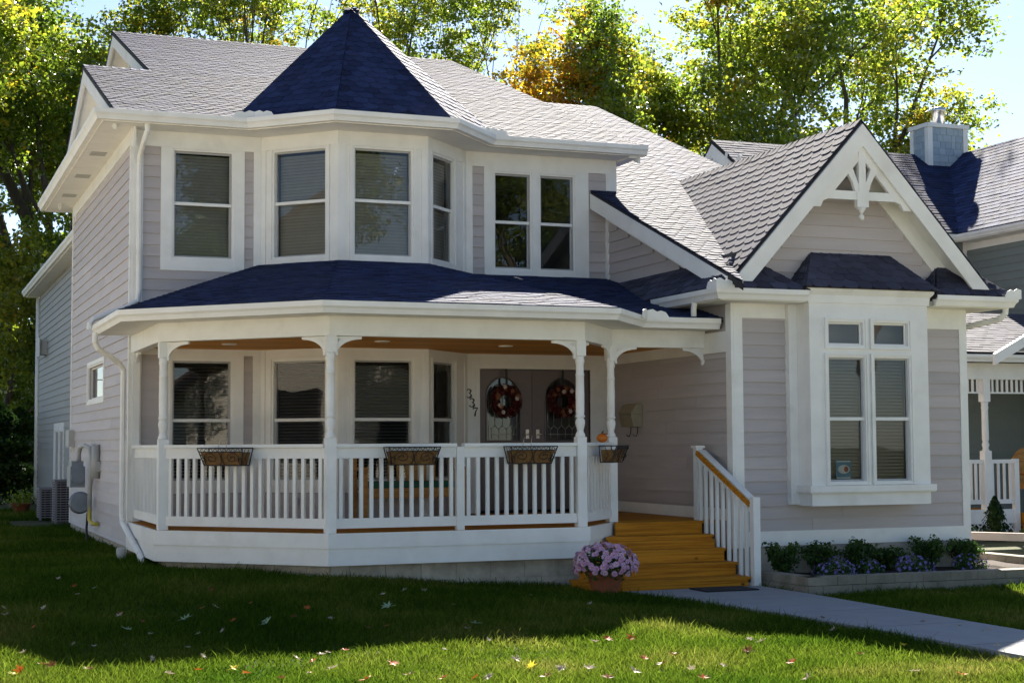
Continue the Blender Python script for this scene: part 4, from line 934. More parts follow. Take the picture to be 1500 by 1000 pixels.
# stair railing on the right
xr = 9.505; mb = MB(); mb.box(xr-0.045, xr+0.045, 16.45, 16.54, 0.02, 1.08); sr = hpart('stair_railing', mb, W)
mb = MB(); mb.box(xr-0.045, xr+0.045, 17.86, 17.95, ZD, 1.66); mb.box(xr-0.065, xr+0.065, 17.84, 17.97, 1.66, 1.69); mb.build('rail_post', W, sr)
a0, a1 = Vector((xr, 16.54, 0.96)), Vector((xr, 17.86, 1.57))
mb = MB(); mb.bar(a0+Vector((0.03, 0, .05)), a1+Vector((.03, 0, .05)), 0.10, 0.035); mb.build('handrail', W, sr)
mb = MB(); mb.bar(a0+Vector((-.045, 0, .03)), a1+Vector((-.045, 0, .03)), 0.02, 0.06); mb.build('grip_rail', M['cedar'], sr)
mb = MB(); mb.bar(a0+Vector((0, 0, -.03)), a1+Vector((0, 0, -.03)), 0.04, 0.09); mb.build('rail_board', W, sr)
for k in range(9):
    t = (k+0.6)/9.2; y = 16.54+1.32*t; zt_ = 0.96+0.61*t-0.03; kk = max(0, min(3, int((y-16.5)/0.3))); zb_ = 0.15*(kk+1) if y < 17.7 else ZD
    mb = MB(); mb.box(xr-0.075, xr-0.037, y-0.019, y+0.019, zb_-0.1, zt_+.02) if False else mb.box(xr-0.06, xr-0.022, y-0.019, y+0.019, zb_-0.02, zt_+.02); mb.build('baluster', W, sr)
mb = MB(); mb.box(9.46, 9.54, 16.56, 17.8, 0.02, 0.06); mb.build('rail_board', W, sr)
# ---- downspouts
def spout(pts, r=0.034): 
    mb = MB(); mb.tube(pts, r, 4 if False else 8, sm=False); return hpart('downspout', mb, W)
spout([(2.98, 20.62, 5.92), (2.98, 20.62, 5.80), (2.95, 20.70, 5.68), (2.93, 20.92, 5.52), (2.93, 20.98, 5.42), (2.94, 20.98, 3.75), (2.92, 20.97, 3.62), (2.80, 20.94, 3.54), (2.50, 20.90, 3.42), (2.36, 20.88, 3.36), (2.31, 20.88, 3.30), (2.30, 20.88, 3.22)])
spout([(2.36, 20.7, 3.17), (2.36, 20.7, 3.05), (2.40, 20.72, 2.97), (2.68, 20.88, 2.80), (2.745, 20.92, 2.72), (2.745, 20.92, 2.60), (2.745, 20.92, 0.84), (2.75, 20.86, 0.74), (2.78, 19.55, 0.42), (2.78, 19.42, 0.38), (2.78, 19.36, 0.31)], 0.038)
mb = MB(); mb.lathe(2.62, 20.0, [(0.06, 0.30), (0.06, 0.46), (0.045, 0.48)], 12); hpart('drain_cap', mb, M['greypaint'])
for z in (5.0, 4.2): 
    mb = MB(); mb.box(2.89, 2.97, 20.985, 21.02, z, z+.03); hpart('strap', mb, W)
spout([(9.30, 17.55, 3.48), (9.30, 17.58, 3.40), (9.32, 17.62, 3.29)], 0.036)
spout([(13.60, 16.98, 3.48), (13.60, 16.99, 3.40), (13.57, 17.06, 3.33), (13.34, 17.6, 3.24), (13.27, 17.75, 3.16), (13.27, 17.75, 2.9), (13.27, 17.75, 0.2)], 0.04)
# hose bib style fixtures on the side wall
mb = MB(); mb.box(2.74, 2.87, 27.7, 28.2, 1.72, 2.0); hpart('junction_box', mb, M['greypaint'])
mb = MB(); mb.box(3.22, 3.4, 39.6, 40.1, 3.95, 4.3); mb.box(3.2, 3.22, 39.5, 40.2, 3.9, 4.35); hpart('dryer_vent', mb, M['greypaint'])
mb = MB(); FB[0].box(mb, 0.55, 0.62, 0.92, 1.03, 0.026, 0.05); hpart('outlet_cover', mb, M['greypaint'])
# ------------------------------------------------------------------ things on the porch
rng = random.Random(11)
def leaf_cards(mb, pts, size, rng, up=0.3, fold=True, out=None):
    for i, p in enumerate(pts):
        p = Vector(p); s_ = size*rng.uniform(0.7, 1.25)
        n = Vector((rng.gauss(0, 1), rng.gauss(0, 1), rng.gauss(0, 1) + up*2))
        if out is not None: n = n*0.6 + Vector(out[i])*1.6
        n.normalize(); a = n.orthogonal().normalized(); a = (Matrix.Rotation(rng.uniform(0, 6.28), 3, n) @ a); b = n.cross(a)
        q = s_*0.5
        mb.add([p - a*s_*0.5, p + b*q*0.6 + n*s_*0.08, p + a*s_*0.5 - n*s_*0.1, p - b*q*0.6 + n*s_*0.08], [(0, 1, 2, 3)])
# wreaths
def wreath(x, z, seed, label):
    r = random.Random(seed); c = Vector((x, 20.98, z))
    t = thing('wreath', (x, 20.99, z), label, 'wreath', 'autumn wreaths on the front doors')
    mb = MB(); mb.tube([c + Vector((0.17*math.cos(a), 0.0, 0.17*math.sin(a))) for a in np.linspace(0, 2*math.pi, 28)], 0.045, 8, cap=False); mb.build('ring', M['wreath'], t)
    mb = MB(); pts = []; out = []
    for k in range(620):
        a = r.uniform(0, 6.283); b = r.uniform(0, 6.283); rr = 0.055*math.sqrt(r.random())+0.025
        d = Vector((math.cos(a)*math.cos(b), -abs(math.sin(b))*1.0, math.sin(a)*math.cos(b)))
        pts.append(c + Vector((0.17*math.cos(a), 0, 0.17*math.sin(a))) + d*rr); out.append(d)
    leaf_cards(mb, pts, 0.055, r, 0, out=out); mb.build('leaf', M['wreath'], t, kind='stuff', recalc=False)
    for k in range(11):
        a = r.uniform(0, 6.28); rr = r.uniform(.13, .21); mb = MB(); p = c + Vector((rr*math.cos(a), -0.085, rr*math.sin(a)))
        for q in range(6):
            th = q*math.pi/3; d = Vector((math.cos(th), -.25, math.sin(th))); e = Vector((-math.sin(th), 0, math.cos(th)))
            mb.add([p, p+d*.022+e*.012, p+d*.036, p+d*.022-e*.012], [(0, 1, 2, 3)])
        mb.build('flower', M['fall_brown'] if k % 3 else M['rail_tan'], t, recalc=False)
    mb = MB(); mb.box(x-0.016, x+0.016, 20.945, 20.955, z+0.2, 2.785); mb.build('ribbon', M['iron'], t)
wreath(8.08, 2.33, 3, 'dark red autumn wreath on the left door leaf, seen whole'); wreath(8.95, 2.33, 4, 'dark red autumn wreath with pale flowers on the right door leaf, partly behind a post')
# rail baskets
def basket(cx, cy, ang, L, label, twig=True, seed=0):
    """coco-lined iron window box hung outside the rail; ang = outward direction"""
    r = random.Random(seed)
    t = thing('rail_basket', (cx, cy, 1.50), label, 'flower basket', 'wrought iron baskets hung along the porch railing')
    n = Vector((math.cos(ang), math.sin(ang), 0)); u = Vector((-n.y, n.x, 0)); c = Vector((cx, cy, 0)); zt, zb = 1.695, 1.50
    def P(a, d, z): return c + u*a + n*d + Vector((0, 0, z))
    lt, lb, dt, db = L/2, L/2-0.05, 0.22, 0.15
    mb = MB(); e = 0.012
    mb.add([P(-lb+e, .02, zb), P(lb-e, .02, zb), P(lb-e, db-e, zb), P(-lb+e, db-e, zb), P(-lt+.02, .02, zt-.045), P(lt-.02, .02, zt-.045), P(lt-.02, dt-.03, zt-.045), P(-lt+.02, dt-.03, zt-.045)],
           [(3, 2, 1, 0), (0, 1, 5, 4), (1, 2, 6, 5), (2, 3, 7, 6), (3, 0, 4, 7)])
    mb.add([P(-lt+.03, .02, zt-.07), P(lt-.03, .02, zt-.07), P(lt-.03, dt-.04, zt-.07), P(-lt+.03, dt-.04, zt-.07)], [(0, 1, 2, 3)])
    mb.build('liner', M['coco'], t)
    mb = MB(); w = 0.007
    top = [P(-lt, 0, zt), P(lt, 0, zt), P(lt, dt, zt), P(-lt, dt, zt)]; bot = [P(-lb, 0, zb), P(lb, 0, zb), P(lb, db, zb), P(-lb, db, zb)]
    for q in (top, bot): mb.tube(q + [q[0]], w, 5)
    for a, b in zip(top, bot): mb.tube([a, b], w, 5)
    # zig-zag gallery under the top rim
    for k in range(10):
        for (A, B) in ((3, 2),):
            s0, s1 = k/10, (k+1)/10; a = top[A].lerp(top[B], s0); b = top[A].lerp(top[B], (s0+s1)/2) - Vector((0, 0, .04)); d = top[A].lerp(top[B], s1)
            mb.tube([a, b, d], 0.004, 4)
    mb.tube([P(-lt+.012, dt-.012, zt-.042), P(lt-.012, dt-.012, zt-.042)], 0.005, 5)
    mb.build('iron_frame', M['iron'], t)
    mb = MB()
    def F(a, h): 
        k = (h-zb)/(zt-zb); return P(a*(lb+(lt-lb)*k)/lb, db+(dt-db)*k+0.004, h)
    zc = (zb+zt)/2-.015
    for s in (-1, 1):
        sp = [F(s*(0.13+ (0.012+0.055*q/16)*math.cos(q*.62)*-1*1.25), zc+(0.012+0.055*q/16)*math.sin(q*.62)) for q in range(17)]
        mb.tube(sp, 0.005, 5)
        mb.tube([F(s*(0.04-.035*math.cos(q)), zc+.075*math.sin(q)) for q in np.linspace(-1.57, 1.57, 7)], 0.005, 5)
        mb.tube([F(s*(0.23+.02*math.cos(q)), zc-.03+.035*math.sin(q)) for q in np.linspace(0, 5.0, 8)], 0.005, 5)
    for s in (-1, 1):
        for q in (0.35, 0.7):
            a = P(s*lt, dt*q, zt).lerp(P(s*lb, db*q, zb), 0.08); mb.tube([a, P(s*(lt-.03), dt*q+.03, zc), P(s*lb, db*q-.01, zb)], 0.004, 4)
    mb.build('scroll', M['iron'], t)
    for k in range({True: 2, False: 0}[bool(twig)]):
        a = -L*0.18 + k*(0.1); p = P(a, .1, zt-.07)
        mb = MB(); mb.tube([p, p+Vector((.015, 0, .1)), p+Vector((.03, 0, .17+.03*k))], [.005, .004, .002], 4); mb.build('dry_stem', M['rail_tan'], t)
    return t
d45 = R(-135)
basket(3.56, 17.965, d45, 0.60, 'iron scroll basket on the angled left railing', True, 1)
basket(5.40, 17.055, R(-90), 0.60, 'iron scroll basket in front of the middle bay window', False, 2)
basket(6.83, 17.055, R(-90), 0.58, 'iron scroll basket in front of the double doors', True, 3)
basket(8.00, 17.44, R(-42), 0.50, 'iron basket on the short railing by the steps, under the pumpkin', False, 4)
# pumpkin on the railing
t = thing('pumpkin', (8.07, 17.68, 1.737), 'small orange pumpkin resting on the railing beside the steps', 'pumpkin')
mb = MB(); vs = []; n = 20
for i in range(9):
    ph = math.pi*i/8
    for k in range(n):
        th = 2*math.pi*k/n; r = 0.075*math.sin(ph)*(1-0.10*abs(math.sin(th*4)))
        vs.append((8.07+r*math.cos(th), 17.68+r*math.sin(th), 1.79-0.055*math.cos(ph)))
mb.add(vs, [(i*n+k, i*n+(k+1) % n, (i+1)*n+(k+1) % n, (i+1)*n+k) for i in range(8) for k in range(n)], True); mb.build('shell', M['orange'], t)
mb = MB(); mb.tube([(8.07, 17.68, 1.84), (8.075, 17.68, 1.865), (8.09, 17.675, 1.875)], [.012, .009, .008], 6); mb.build('stem', M['fall_brown'], t)
mb = MB()
for a in (0.3, 1.2): mb.add([(8.07-.05+a*.03, 17.62, 1.845), (8.07+a*.03, 17.60, 1.83), (8.07+a*.05, 17.64, 1.85)], [(0, 1, 2)])
mb.build('leaf', M['fall_red'], t, recalc=False)
# mailbox on the wing wall
t = thing('mailbox', (9.68, 20.1, 1.95), 'aged metal wall mailbox with hooks beneath, on the grey siding', 'mailbox')
prof = [(0, 1.955), (-0.13, 1.955), (-0.165, 2.10), (-0.155, 2.13), (0, 2.13)]
mb = MB(); mb.prism([(9.685+x, 19.88, z) for x, z in prof], (0, 0.40, 0)); mb.build('body', M['mailbox'], t)
mb = MB(); mb.prism([(9.685+x, 19.865, z) for x, z in [(0, 2.132), (-0.178, 2.132), (-0.172, 2.15), (-0.105, 2.25), (-0.06, 2.275), (0, 2.26)]], (0, 0.43, 0)); mb.build('lid', M['mailbox'], t)
for y in (19.96, 20.18):
    mb = MB(); mb.tube([(9.66, y, 1.96), (9.65, y, 1.86), (9.63, y, 1.82), (9.60, y, 1.825), (9.59, y, 1.85)], 0.007, 5); mb.build('hook', M['iron'], t)
# bench
t = thing('bench', (6.28, 20.0, ZD), 'wooden porch bench with a dark green seat cushion behind the railing', 'bench')
for x in (5.60, 6.95):
    mb = MB(); mb.box(x-.035, x+.035, 19.55, 19.62, ZD, 1.40); mb.build('leg', M['benchwood'], t)
    mb = MB(); mb.box(x-.035, x+.035, 20.06, 20.13, ZD, 1.74); mb.build('leg', M['benchwood'], t)
    mb = MB(); mb.box(x-.04, x+.04, 19.52, 20.08, 1.40, 1.435); mb.build('arm', M['benchwood'], t)
for k in range(5):
    mb = MB(); mb.box(5.64, 6.91, 19.56+k*.1, 19.645+k*.1, 1.14, 1.165); mb.build('seat_slat', M['benchwood'], t)
mb = MB(); mb.box(5.64, 6.91, 19.565, 19.595, 1.04, 1.138); mb.build('seat_rail', M['benchwood'], t)
mb = MB(); mb.box(5.64, 6.91, 20.09, 20.12, 1.66, 1.74); mb.build('back_rail', M['benchwood'], t)
for k in range(10):
    mb = MB(); x = 5.72+k*.123; mb.box(x-.022, x+.022, 20.095, 20.115, 1.2, 1.66); mb.build('back_slat', M['benchwood'], t)
mb = MB(); mb.hexa([(5.66, 19.56, 1.167), (6.89, 19.56, 1.167), (6.89, 20.05, 1.167), (5.66, 20.05, 1.167), (5.69, 19.58, 1.25), (6.86, 19.58, 1.25), (6.86, 20.03, 1.25), (5.69, 20.03, 1.25)]); mb.build('cushion', M['green_cushion'], t)
# mum in a terracotta pot
px, py = 7.44, 16.25
t = thing('potted_chrysanthemum', (px, py, gz(px, py)), 'terracotta pot of pink chrysanthemums at the foot of the steps', 'potted plant'); g0 = gz(px, py)
mb = MB(); mb.lathe(px, py, [(0.14, g0), (0.15, g0+.02), (0.195, g0+.20), (0.205, g0+.205), (0.212, g0+.25), (0.19, g0+.25), (0.18, g0+.22)], 24); mb.build('pot', M['terracotta'], t)
r = random.Random(21); mb = MB(); pts = []; out = []
for k in range(900):
    d = Vector((r.gauss(0, 1), r.gauss(0, 1), r.gauss(.25, .8))).normalized(); q = r.uniform(.55, 1)
    pts.append((px+d.x*.335*q, py+d.y*.335*q, g0+.32+d.z*.225*q)); out.append(d)
leaf_cards(mb, pts, 0.05, r, .2, out=out); mb.build('foliage', M['leaf_mum'], t, kind='stuff', recalc=False)
def flower_mesh(name, m, rad, petals, eye=True):
    mb = MB()
    for ring, (k, rr, zz) in enumerate(((petals, rad, 0.0), (petals-3, rad*.66, rad*.22))):
        for q in range(k):
            th = 2*math.pi*(q+.5*ring)/k; d = Vector((math.cos(th), math.sin(th), .18)); e = Vector((-math.sin(th), math.cos(th), 0))*rr*.30
            mb.add([Vector((0, 0, zz)), d*rr*.6+e+Vector((0, 0, zz)), d*rr+Vector((0, 0, zz)), d*rr*.6-e+Vector((0, 0, zz))], [(0, 1, 2, 3)])
    mb.cur = 1; mb.lathe(0, 0, [(rad*.2, rad*.2), (rad*.22, rad*.3), (rad*.08, rad*.36)], 6)
    o = mb.build(name, [m, M['petal_eye']], recalc=False); me = o.data; bpy.data.objects.remove(o); return me
FM = flower_mesh('flower', M['petal_pink'], 0.036, 11)
def bloom(me, t, n, c, rx, rz, r, zmin=-.2, size=(0.75, 1.2), seed=0):
    c = Vector(c); k = 0; pl_ = rootloc(t); gold = 2.399963
    for i in range(n):
        zc = 1 - (1-zmin)*(i+.5)/n; th = i*gold + r.uniform(-.35, .35); zc = min(1, zc + r.uniform(-.05, .05)); q = math.sqrt(max(0, 1-zc*zc)); d = Vector((q*math.cos(th), q*math.sin(th), zc))
        p = c + Vector((d.x*rx, d.y*rx, d.z*rz))*r.uniform(.94, 1.08)
        o = link('flower', me, t); nn = (d + Vector((r.gauss(0, .3), r.gauss(0, .3) - .15, r.gauss(0, .3)))).normalized()
        o.rotation_mode = 'QUATERNION'; o.rotation_quaternion = nn.to_track_quat('Z', 'Y'); o.location = p - pl_; s_ = r.uniform(*size); o.scale = (s_, s_, s_)
bloom(FM, t, 190, (px, py, g0+.32), .35, .235, r, zmin=-.35)
# doormat
t = MB(); t.box(8.55, 9.22, 15.93, 16.36, 0.047, 0.062); tag(t.build('doormat', M['rubber']), 'black rubber doormat on the concrete walk before the steps', 'doormat')
# gas meter on the left wall
t = thing('gas_meter', (2.70, 24.9, 0.7), 'grey gas meter with pipes on the left side wall', 'gas meter')
mb = MB(); mb.box(2.52, 2.74, 25.15, 25.65, 1.10, 1.42); mb.build('body', M['galv'], t)
mb = MB(); mb.tube([(2.63, 25.16, 1.26), (2.63, 25.05, 1.26)], 0.10, 14); mb.build('dial', M['galv'], t)
mb = MB(); mb.box(2.54, 2.72, 25.2, 25.6, 1.42, 1.50); mb.build('cover', M['galv'], t)
mb = MB(); mb.tube([(2.62, 24.75, .88), (2.62, 24.70, .88), (2.62, 24.66, .88)], [0.15, 0.17, 0.14], 18); mb.tube([(2.62, 24.85, .88), (2.62, 24.62, .88)], 0.05, 10); mb.build('regulator', M['galv'], t)
mb = MB(); mb.tube([(2.66, 25.3, 1.50), (2.66, 25.3, 1.62), (2.67, 25.2, 1.72), (2.7, 24.9, 1.74), (2.74, 24.55, 1.70), (2.75, 24.45, 1.58), (2.75, 24.45, 1.3), (2.75, 24.6, 1.1), (2.75, 24.6, .70)], 0.035, 8); mb.build('pipe', M['greypaint'], t)
mb = MB(); mb.tube([(2.78, 24.15, 1.75), (2.78, 24.15, 1.25)], 0.06, 8); mb.box(2.76, 2.84, 24.05, 24.25, 1.35, 1.5); mb.build('pipe', M['greypaint'], t)
mb = MB(); mb.tube([(2.75, 24.6, .84), (2.75, 24.58, .62), (2.76, 24.3, .58), (2.8, 24.1, .58)], 0.032, 8); mb.build('pipe', M['yellowpipe'], t)
mb = MB(); mb.tube([(2.74, 24.75, .72), (2.72, 24.7, .5), (2.68, 24.2, .25)], 0.02, 6); mb.build('hose', M['iron'], t)
# condensers
def condenser(x0, y0, w, h, label):
    z0 = gz(x0, y0); t = thing('air_conditioner', (x0+w/2, y0+w/2, z0), label, 'air conditioner', 'outdoor air conditioning units by the side wall')
    mb = MB(); mb.box(x0+.03, x0+w-.03, y0+.03, y0+w-.03, z0+.05, z0+h-.05); mb.build('coil', M['dark'], t)
    mb = MB()
    for cx in (x0, x0+w-.04):
        for cy in (y0, y0+w-.04): mb.box(cx, cx+.04, cy, cy+.04, z0, z0+h)
    for k in range(int(h/.045)):
        z = z0+.05+k*.045; mb.box(x0+.04, x0+w-.04, y0, y0+.012, z, z+.018); mb.box(x0, x0+.012, y0+.04, y0+w-.04, z, z+.018)
    for k in range(1, 6): mb.box(x0+w*k/6-.004, x0+w*k/6+.004, y0-.004, y0+.002, z0+.03, z0+h-.03)
    mb.build('grille', M['ac'], t, kind='stuff'); mb = MB(); mb.box(x0-.01, x0+w+.01, y0-.01, y0+w+.01, z0+h-.04, z0+h); mb.build('lid', M['ac'], t)
condenser(2.74, 30.0, .60, .80, 'tall grey condenser nearest the house corner'); condenser(2.60, 31.6, .62, .62, 'lower grey condenser farther along the side wall')
# window sticker
t = thing('window_sticker', (11.08, 17.0, 1.37), 'blue and white safety sticker in the lower left pane of the front window', 'sticker')
mb = MB(); mb.box(10.97, 11.19, 17.016, 17.0175, 1.26, 1.50); mb.build('backing', M['sticker_blue'], t)
def disc(x, z, rx, rz, y, m, name):
    mb = MB(); mb.prism([(x+rx*math.cos(a), y, z+rz*math.sin(a)) for a in np.linspace(0, 2*math.pi, 20, endpoint=False)], (0, 0.0006, 0)); mb.build(name, m, t)
disc(11.085, 1.385, .085, .055, 17.0148, M['sticker_white'], 'emblem'); disc(11.12, 1.385, .033, .036, 17.0138, M['sticker_red'], 'emblem')
mb = MB(); mb.box(10.98, 11.18, 17.0148, 17.0154, 1.27, 1.285); mb.box(10.98, 11.18, 17.0148, 17.0154, 1.475, 1.49); mb.build('border', M['sticker_white'], t)
# ------------------------------------------------------------------ neighbouring house
N_ = thing('neighbour_house', (21.5, 28, 0), 'sage green neighbouring house with white porch, lattice skirt and blue shingled chimney', 'house')
def npart(name, mb, m, parent=None, **k): return mb.build(name, m, parent or N_, **k)
NS = M['nsiding']
RY, RZ, XN0 = 33.0, 8.90, 18.0
ez = 6.33; sN = (RZ-ez)/4.0
P = [(XN0, 28.95, ez), (21.96, 28.95, ez), (24.8, RY, RZ), (XN0, RY, RZ)]
def nslab(P, name='roof'): mb = MB(); mb.prism([(p[0], p[1], p[2]-.08) for p in P], (0, 0, .08)); return npart(name, mb, M['felt'])
nr = nslab(P); shingle_field(P, (1, 0, 0), nr, SH, 0.26, 0.15, style='tab')
Pb = [(21.96, 24.6, ez), (24.8, 24.6, RZ), (24.8, RY, RZ), (21.96, 28.95, ez)]
nslab(Pb); shingle_field(Pb, (0, 1, 0), nr, SH, 0.26, 0.15, style='tab')
nslab([(XN0, RY, RZ), (28, RY, RZ), (28, 36.5, ez), (XN0, 36.5, ez)]); nslab([(24.8, 24.6, RZ), (27.3, 24.6, ez), (27.3, 32, ez), (24.8, RY, RZ)])
cap_row((XN0, RY, RZ), (24.8, RY, RZ), nr, SH, (0, -1, -sN), (0, 1, -sN)); cap_row((24.8, 24.6, RZ), (24.8, RY, RZ), nr, SH, (-1, 0, -.95), (1, 0, -.95))
# left gable with sunburst
mb = MB()
for s in (-1, 1): mb.hexa([(XN0, RY, RZ-.42), (XN0+.04, RY, RZ-.42), (XN0+.04, RY+s*4.05, ez-.42), (XN0, RY+s*4.05, ez-.42), (XN0, RY, RZ-.04), (XN0+.04, RY, RZ-.04), (XN0+.04, RY+s*4.05, ez-.04), (XN0, RY+s*4.05, ez-.04)])
npart('bargeboard', mb, W)
mb = MB(); mb.prism([(XN0+.4, RY-3.9, ez-.1), (XN0+.4, RY, RZ-.2), (XN0+.4, RY+3.9, ez-.1)], (.1, 0, 0)); npart('wall', mb, NS)
mb = MB(); c = (XN0+.02, RY-.55, RZ-1.55)
for a in np.linspace(R(20), R(172), 7): mb.bar(c, (c[0], c[1]+1.5*math.cos(a), c[2]+1.15*math.sin(a)), .11, .05, up=(1, 0, 0))
mb.box(XN0+.03, XN0+.09, RY-2.2, RY+2.2, RZ-1.66, RZ-1.50); npart('sunburst', mb, W)
# upper walls
F1 = Frame((22.4, 29.35), (0, -1)); mb = MB(); F1.box(mb, 0, 4.7, 0, ez-.1, -.1, 0); w = npart('wall', mb, NS); siding(F1, w, NS, 3.6, 6.0, full(.12, 4.7), exp=.17)
mb = MB(); F1.box(mb, 0, .12, 3.5, 6.0, 0, .03); npart('trim_board', mb, W)
mb = MB(); F1.box(mb, 0, 4.7, 6.0, 6.22, 0, .03); npart('trim_board', mb, W)
mb = MB(); mb.box(17.85, 22.4, 29.35, 29.45, 0, 6.22); mb.box(17.85, 17.95, 29.4, 34.8, 0, 6.3); w = npart('wall', mb, NS)
mb = MB(); mb.sweep([(XN0, 29.0), (21.99, 29.0), (21.99, 24.6)], GUTTER, ez-.16); npart('gutter', mb, W)
mb = MB(); mb.box(21.97, 22.4, 24.6, 29.0, ez-.18, ez-.15); mb.box(17.9, 22.0, 29.0, 29.4, ez-.18, ez-.15); npart('soffit', mb, W)
# chimney: part of the neighbouring house
mb = MB(); cx0, cx1, cy0, cy1 = 23.73, 24.93, 32.4, 33.15; mb.box(cx0+.03, cx1-.03, cy0+.03, cy1-.03, 7.9, 9.52); ch = npart('chimney', mb, M['nshingle'])
mb = MB()
for x in (cx0, cx1-.14):
    for y in (cy0, cy1-.14): mb.box(x, x+.14, y, y+.14, 7.9, 9.52)
mb.box(cx0-.03, cx1+.03, cy0-.03, cy1+.03, 9.52, 9.62); mb.build('trim_board', W, ch)
r = random.Random(2)
for row in range(9):
    z = 7.98 + row*.17; x = cx0+.14
    while x < cx1-.15:
        ww = min(r.uniform(.12, .26), cx1-.145-x); mb = MB(); mb.hexa([(x, cy0+.005, z), (x+ww-.008, cy0+.005, z), (x+ww-.008, cy0+.032, z), (x, cy0+.032, z), (x, cy0+.018, z+.18), (x+ww-.008, cy0+.018, z+.18), (x+ww-.008, cy0+.032, z+.18), (x, cy0+.032, z+.18)]); mb.build('shingle', M['nshingle2'] if r.random() < .5 else M['nshingle'], ch); x += ww
    y = cy0+.14
    while y < cy1-.15:
        ww = min(r.uniform(.12, .26), cy1-.145-y); mb = MB(); mb.hexa([(cx0+.005, y+ww-.008, z), (cx0+.005, y, z), (cx0+.032, y, z), (cx0+.032, y+ww-.008, z), (cx0+.018, y+ww-.008, z+.18), (cx0+.018, y, z+.18), (cx0+.032, y, z+.18), (cx0+.032, y+ww-.008, z+.18)]); mb.build('shingle', M['nshingle2'] if r.random() < .5 else M['nshingle'], ch); y += ww
mb = MB(); mb.lathe(24.35, 32.8, [(.13, 9.6), (.13, 9.75), (.16, 9.76), (.16, 9.98), (.18, 10.0), (.18, 10.08), (.08, 10.12)], 16); mb.build('flue', M['steel'], ch)
# porch: roof, beam with spindles, posts, rail, deck, lattice
nz = 0.45
PR = [(16.5, 23.55, 3.32), (25.0, 23.55, 3.32), (25.0, 25.9, 4.25), (16.5, 25.9, 4.25)]
npr = nslab(PR, 'porch_roof'); shingle_field(PR, (1, 0, 0), npr, M['nroof_blue'], .24, .14, style='tab')
mb = MB(); mb.prism([(19.0, 23.50, 3.36), (20.7, 23.5, 4.25), (22.4, 23.5, 3.36)], (0, .06, 0)); npart('pediment', mb, NS)
mb = MB()
for s in (-1, 1): mb.hexa([(20.7, 23.42, 4.22), (20.7, 23.5, 4.22), (20.7+s*2.2, 23.5, 3.10), (20.7+s*2.2, 23.42, 3.10), (20.7, 23.42, 4.42), (20.7, 23.5, 4.42), (20.7+s*2.2, 23.5, 3.30), (20.7+s*2.2, 23.42, 3.30)])
npart('bargeboard', mb, W)
mb = MB(); mb.sweep([(16.5, 23.6), (25, 23.6)], GUTTER, 3.16); npart('gutter', mb, W)
mb = MB(); mb.box(16.5, 25, 23.9, 24.05, 2.86, 3.16); npart('beam', mb, W)
mb = MB(); mb.box(16.5, 25, 23.94, 23.98, 2.60, 2.63); npart('spindle_rail', mb, W)
me = None
for k in range(46):
    x = 17.3 + k*.11
    mb = MB(); mb.box(x-.018, x+.018, 23.945, 23.975, 2.63, 2.86); npart('spindle', mb, W)
for x in (18.67, 21.2):
    mb = MB(); mb.box(x-.075, x+.075, 23.9, 24.05, nz-.1, 1.55); mb.box(x-.075, x+.075, 23.9, 24.05, 2.45, 2.86)
    mb.lathe(x, 23.975, [(.075, 1.55), (.05, 1.60), (.07, 1.66), (.05, 1.72), (.065, 1.76), (.06, 2.3), (.07, 2.34), (.06, 2.38), (.07, 2.45)], 14); npart('porch_post', mb, W)
for a, b in ((17.0, 18.6), (18.745, 19.27)):
    mb = MB(); mb.box(a, b, 23.95, 24.0, 1.32, 1.39); rl = npart('railing', mb, W)
    mb = MB(); mb.box(a, b, 23.95, 24.0, .58, .66); mb.build('bottom_rail', W, rl)
    n = int((b-a)/.105)
    for k in range(n):
        x = a+(k+.5)*(b-a)/n; mb = MB(); mb.box(x-.02, x+.02, 23.96, 23.995, .66, 1.32); mb.build('baluster', W, rl)
mb = MB(); mb.box(19.27, 19.37, 23.92, 24.02, -.1, 1.40); npart('rail_post', mb, W)
mb = MB(); mb.box(16.6, 19.3, 24.0, 26.6, .40, .46); npart('deck', mb, M['cedar'])
mb = MB(); mb.box(16.6, 19.27, 23.95, 24.0, .22, .48); npart('skirt_board', mb, W)
mb = MB()
for k in range(24):
    x = 16.9+k*.17
    for s in (-1, 1): mb.bar((x-s*.16, 23.985+.006*s, -.10), (x+s*.16, 23.985+.006*s, .22), .028, .008, up=(0, 1, 0))
npart('lattice', mb, M['lattice'])
mb = MB(); mb.box(16.6, 19.27, 24.1, 24.12, -.2, .2); npart('crawl_space_shade', mb, M['dark'])  # black sheet standing in for the shade under the deck
mb = MB(); mb.box(19.4, 21.5, 23.4, 23.9, -.1, .22); mb.box(19.4, 21.5, 23.7, 24.2, .2, .40); npart('steps', mb, M['cedar'])
F2 = Frame((16.6, 26.6), (1, 0)); mb = MB(); F2.box(mb, 0, 8.4, 0, 4.2, -.1, 0); w = npart('wall', mb, NS); siding(F2, w, NS, .46, 3.2, full(0, 5), exp=.17)
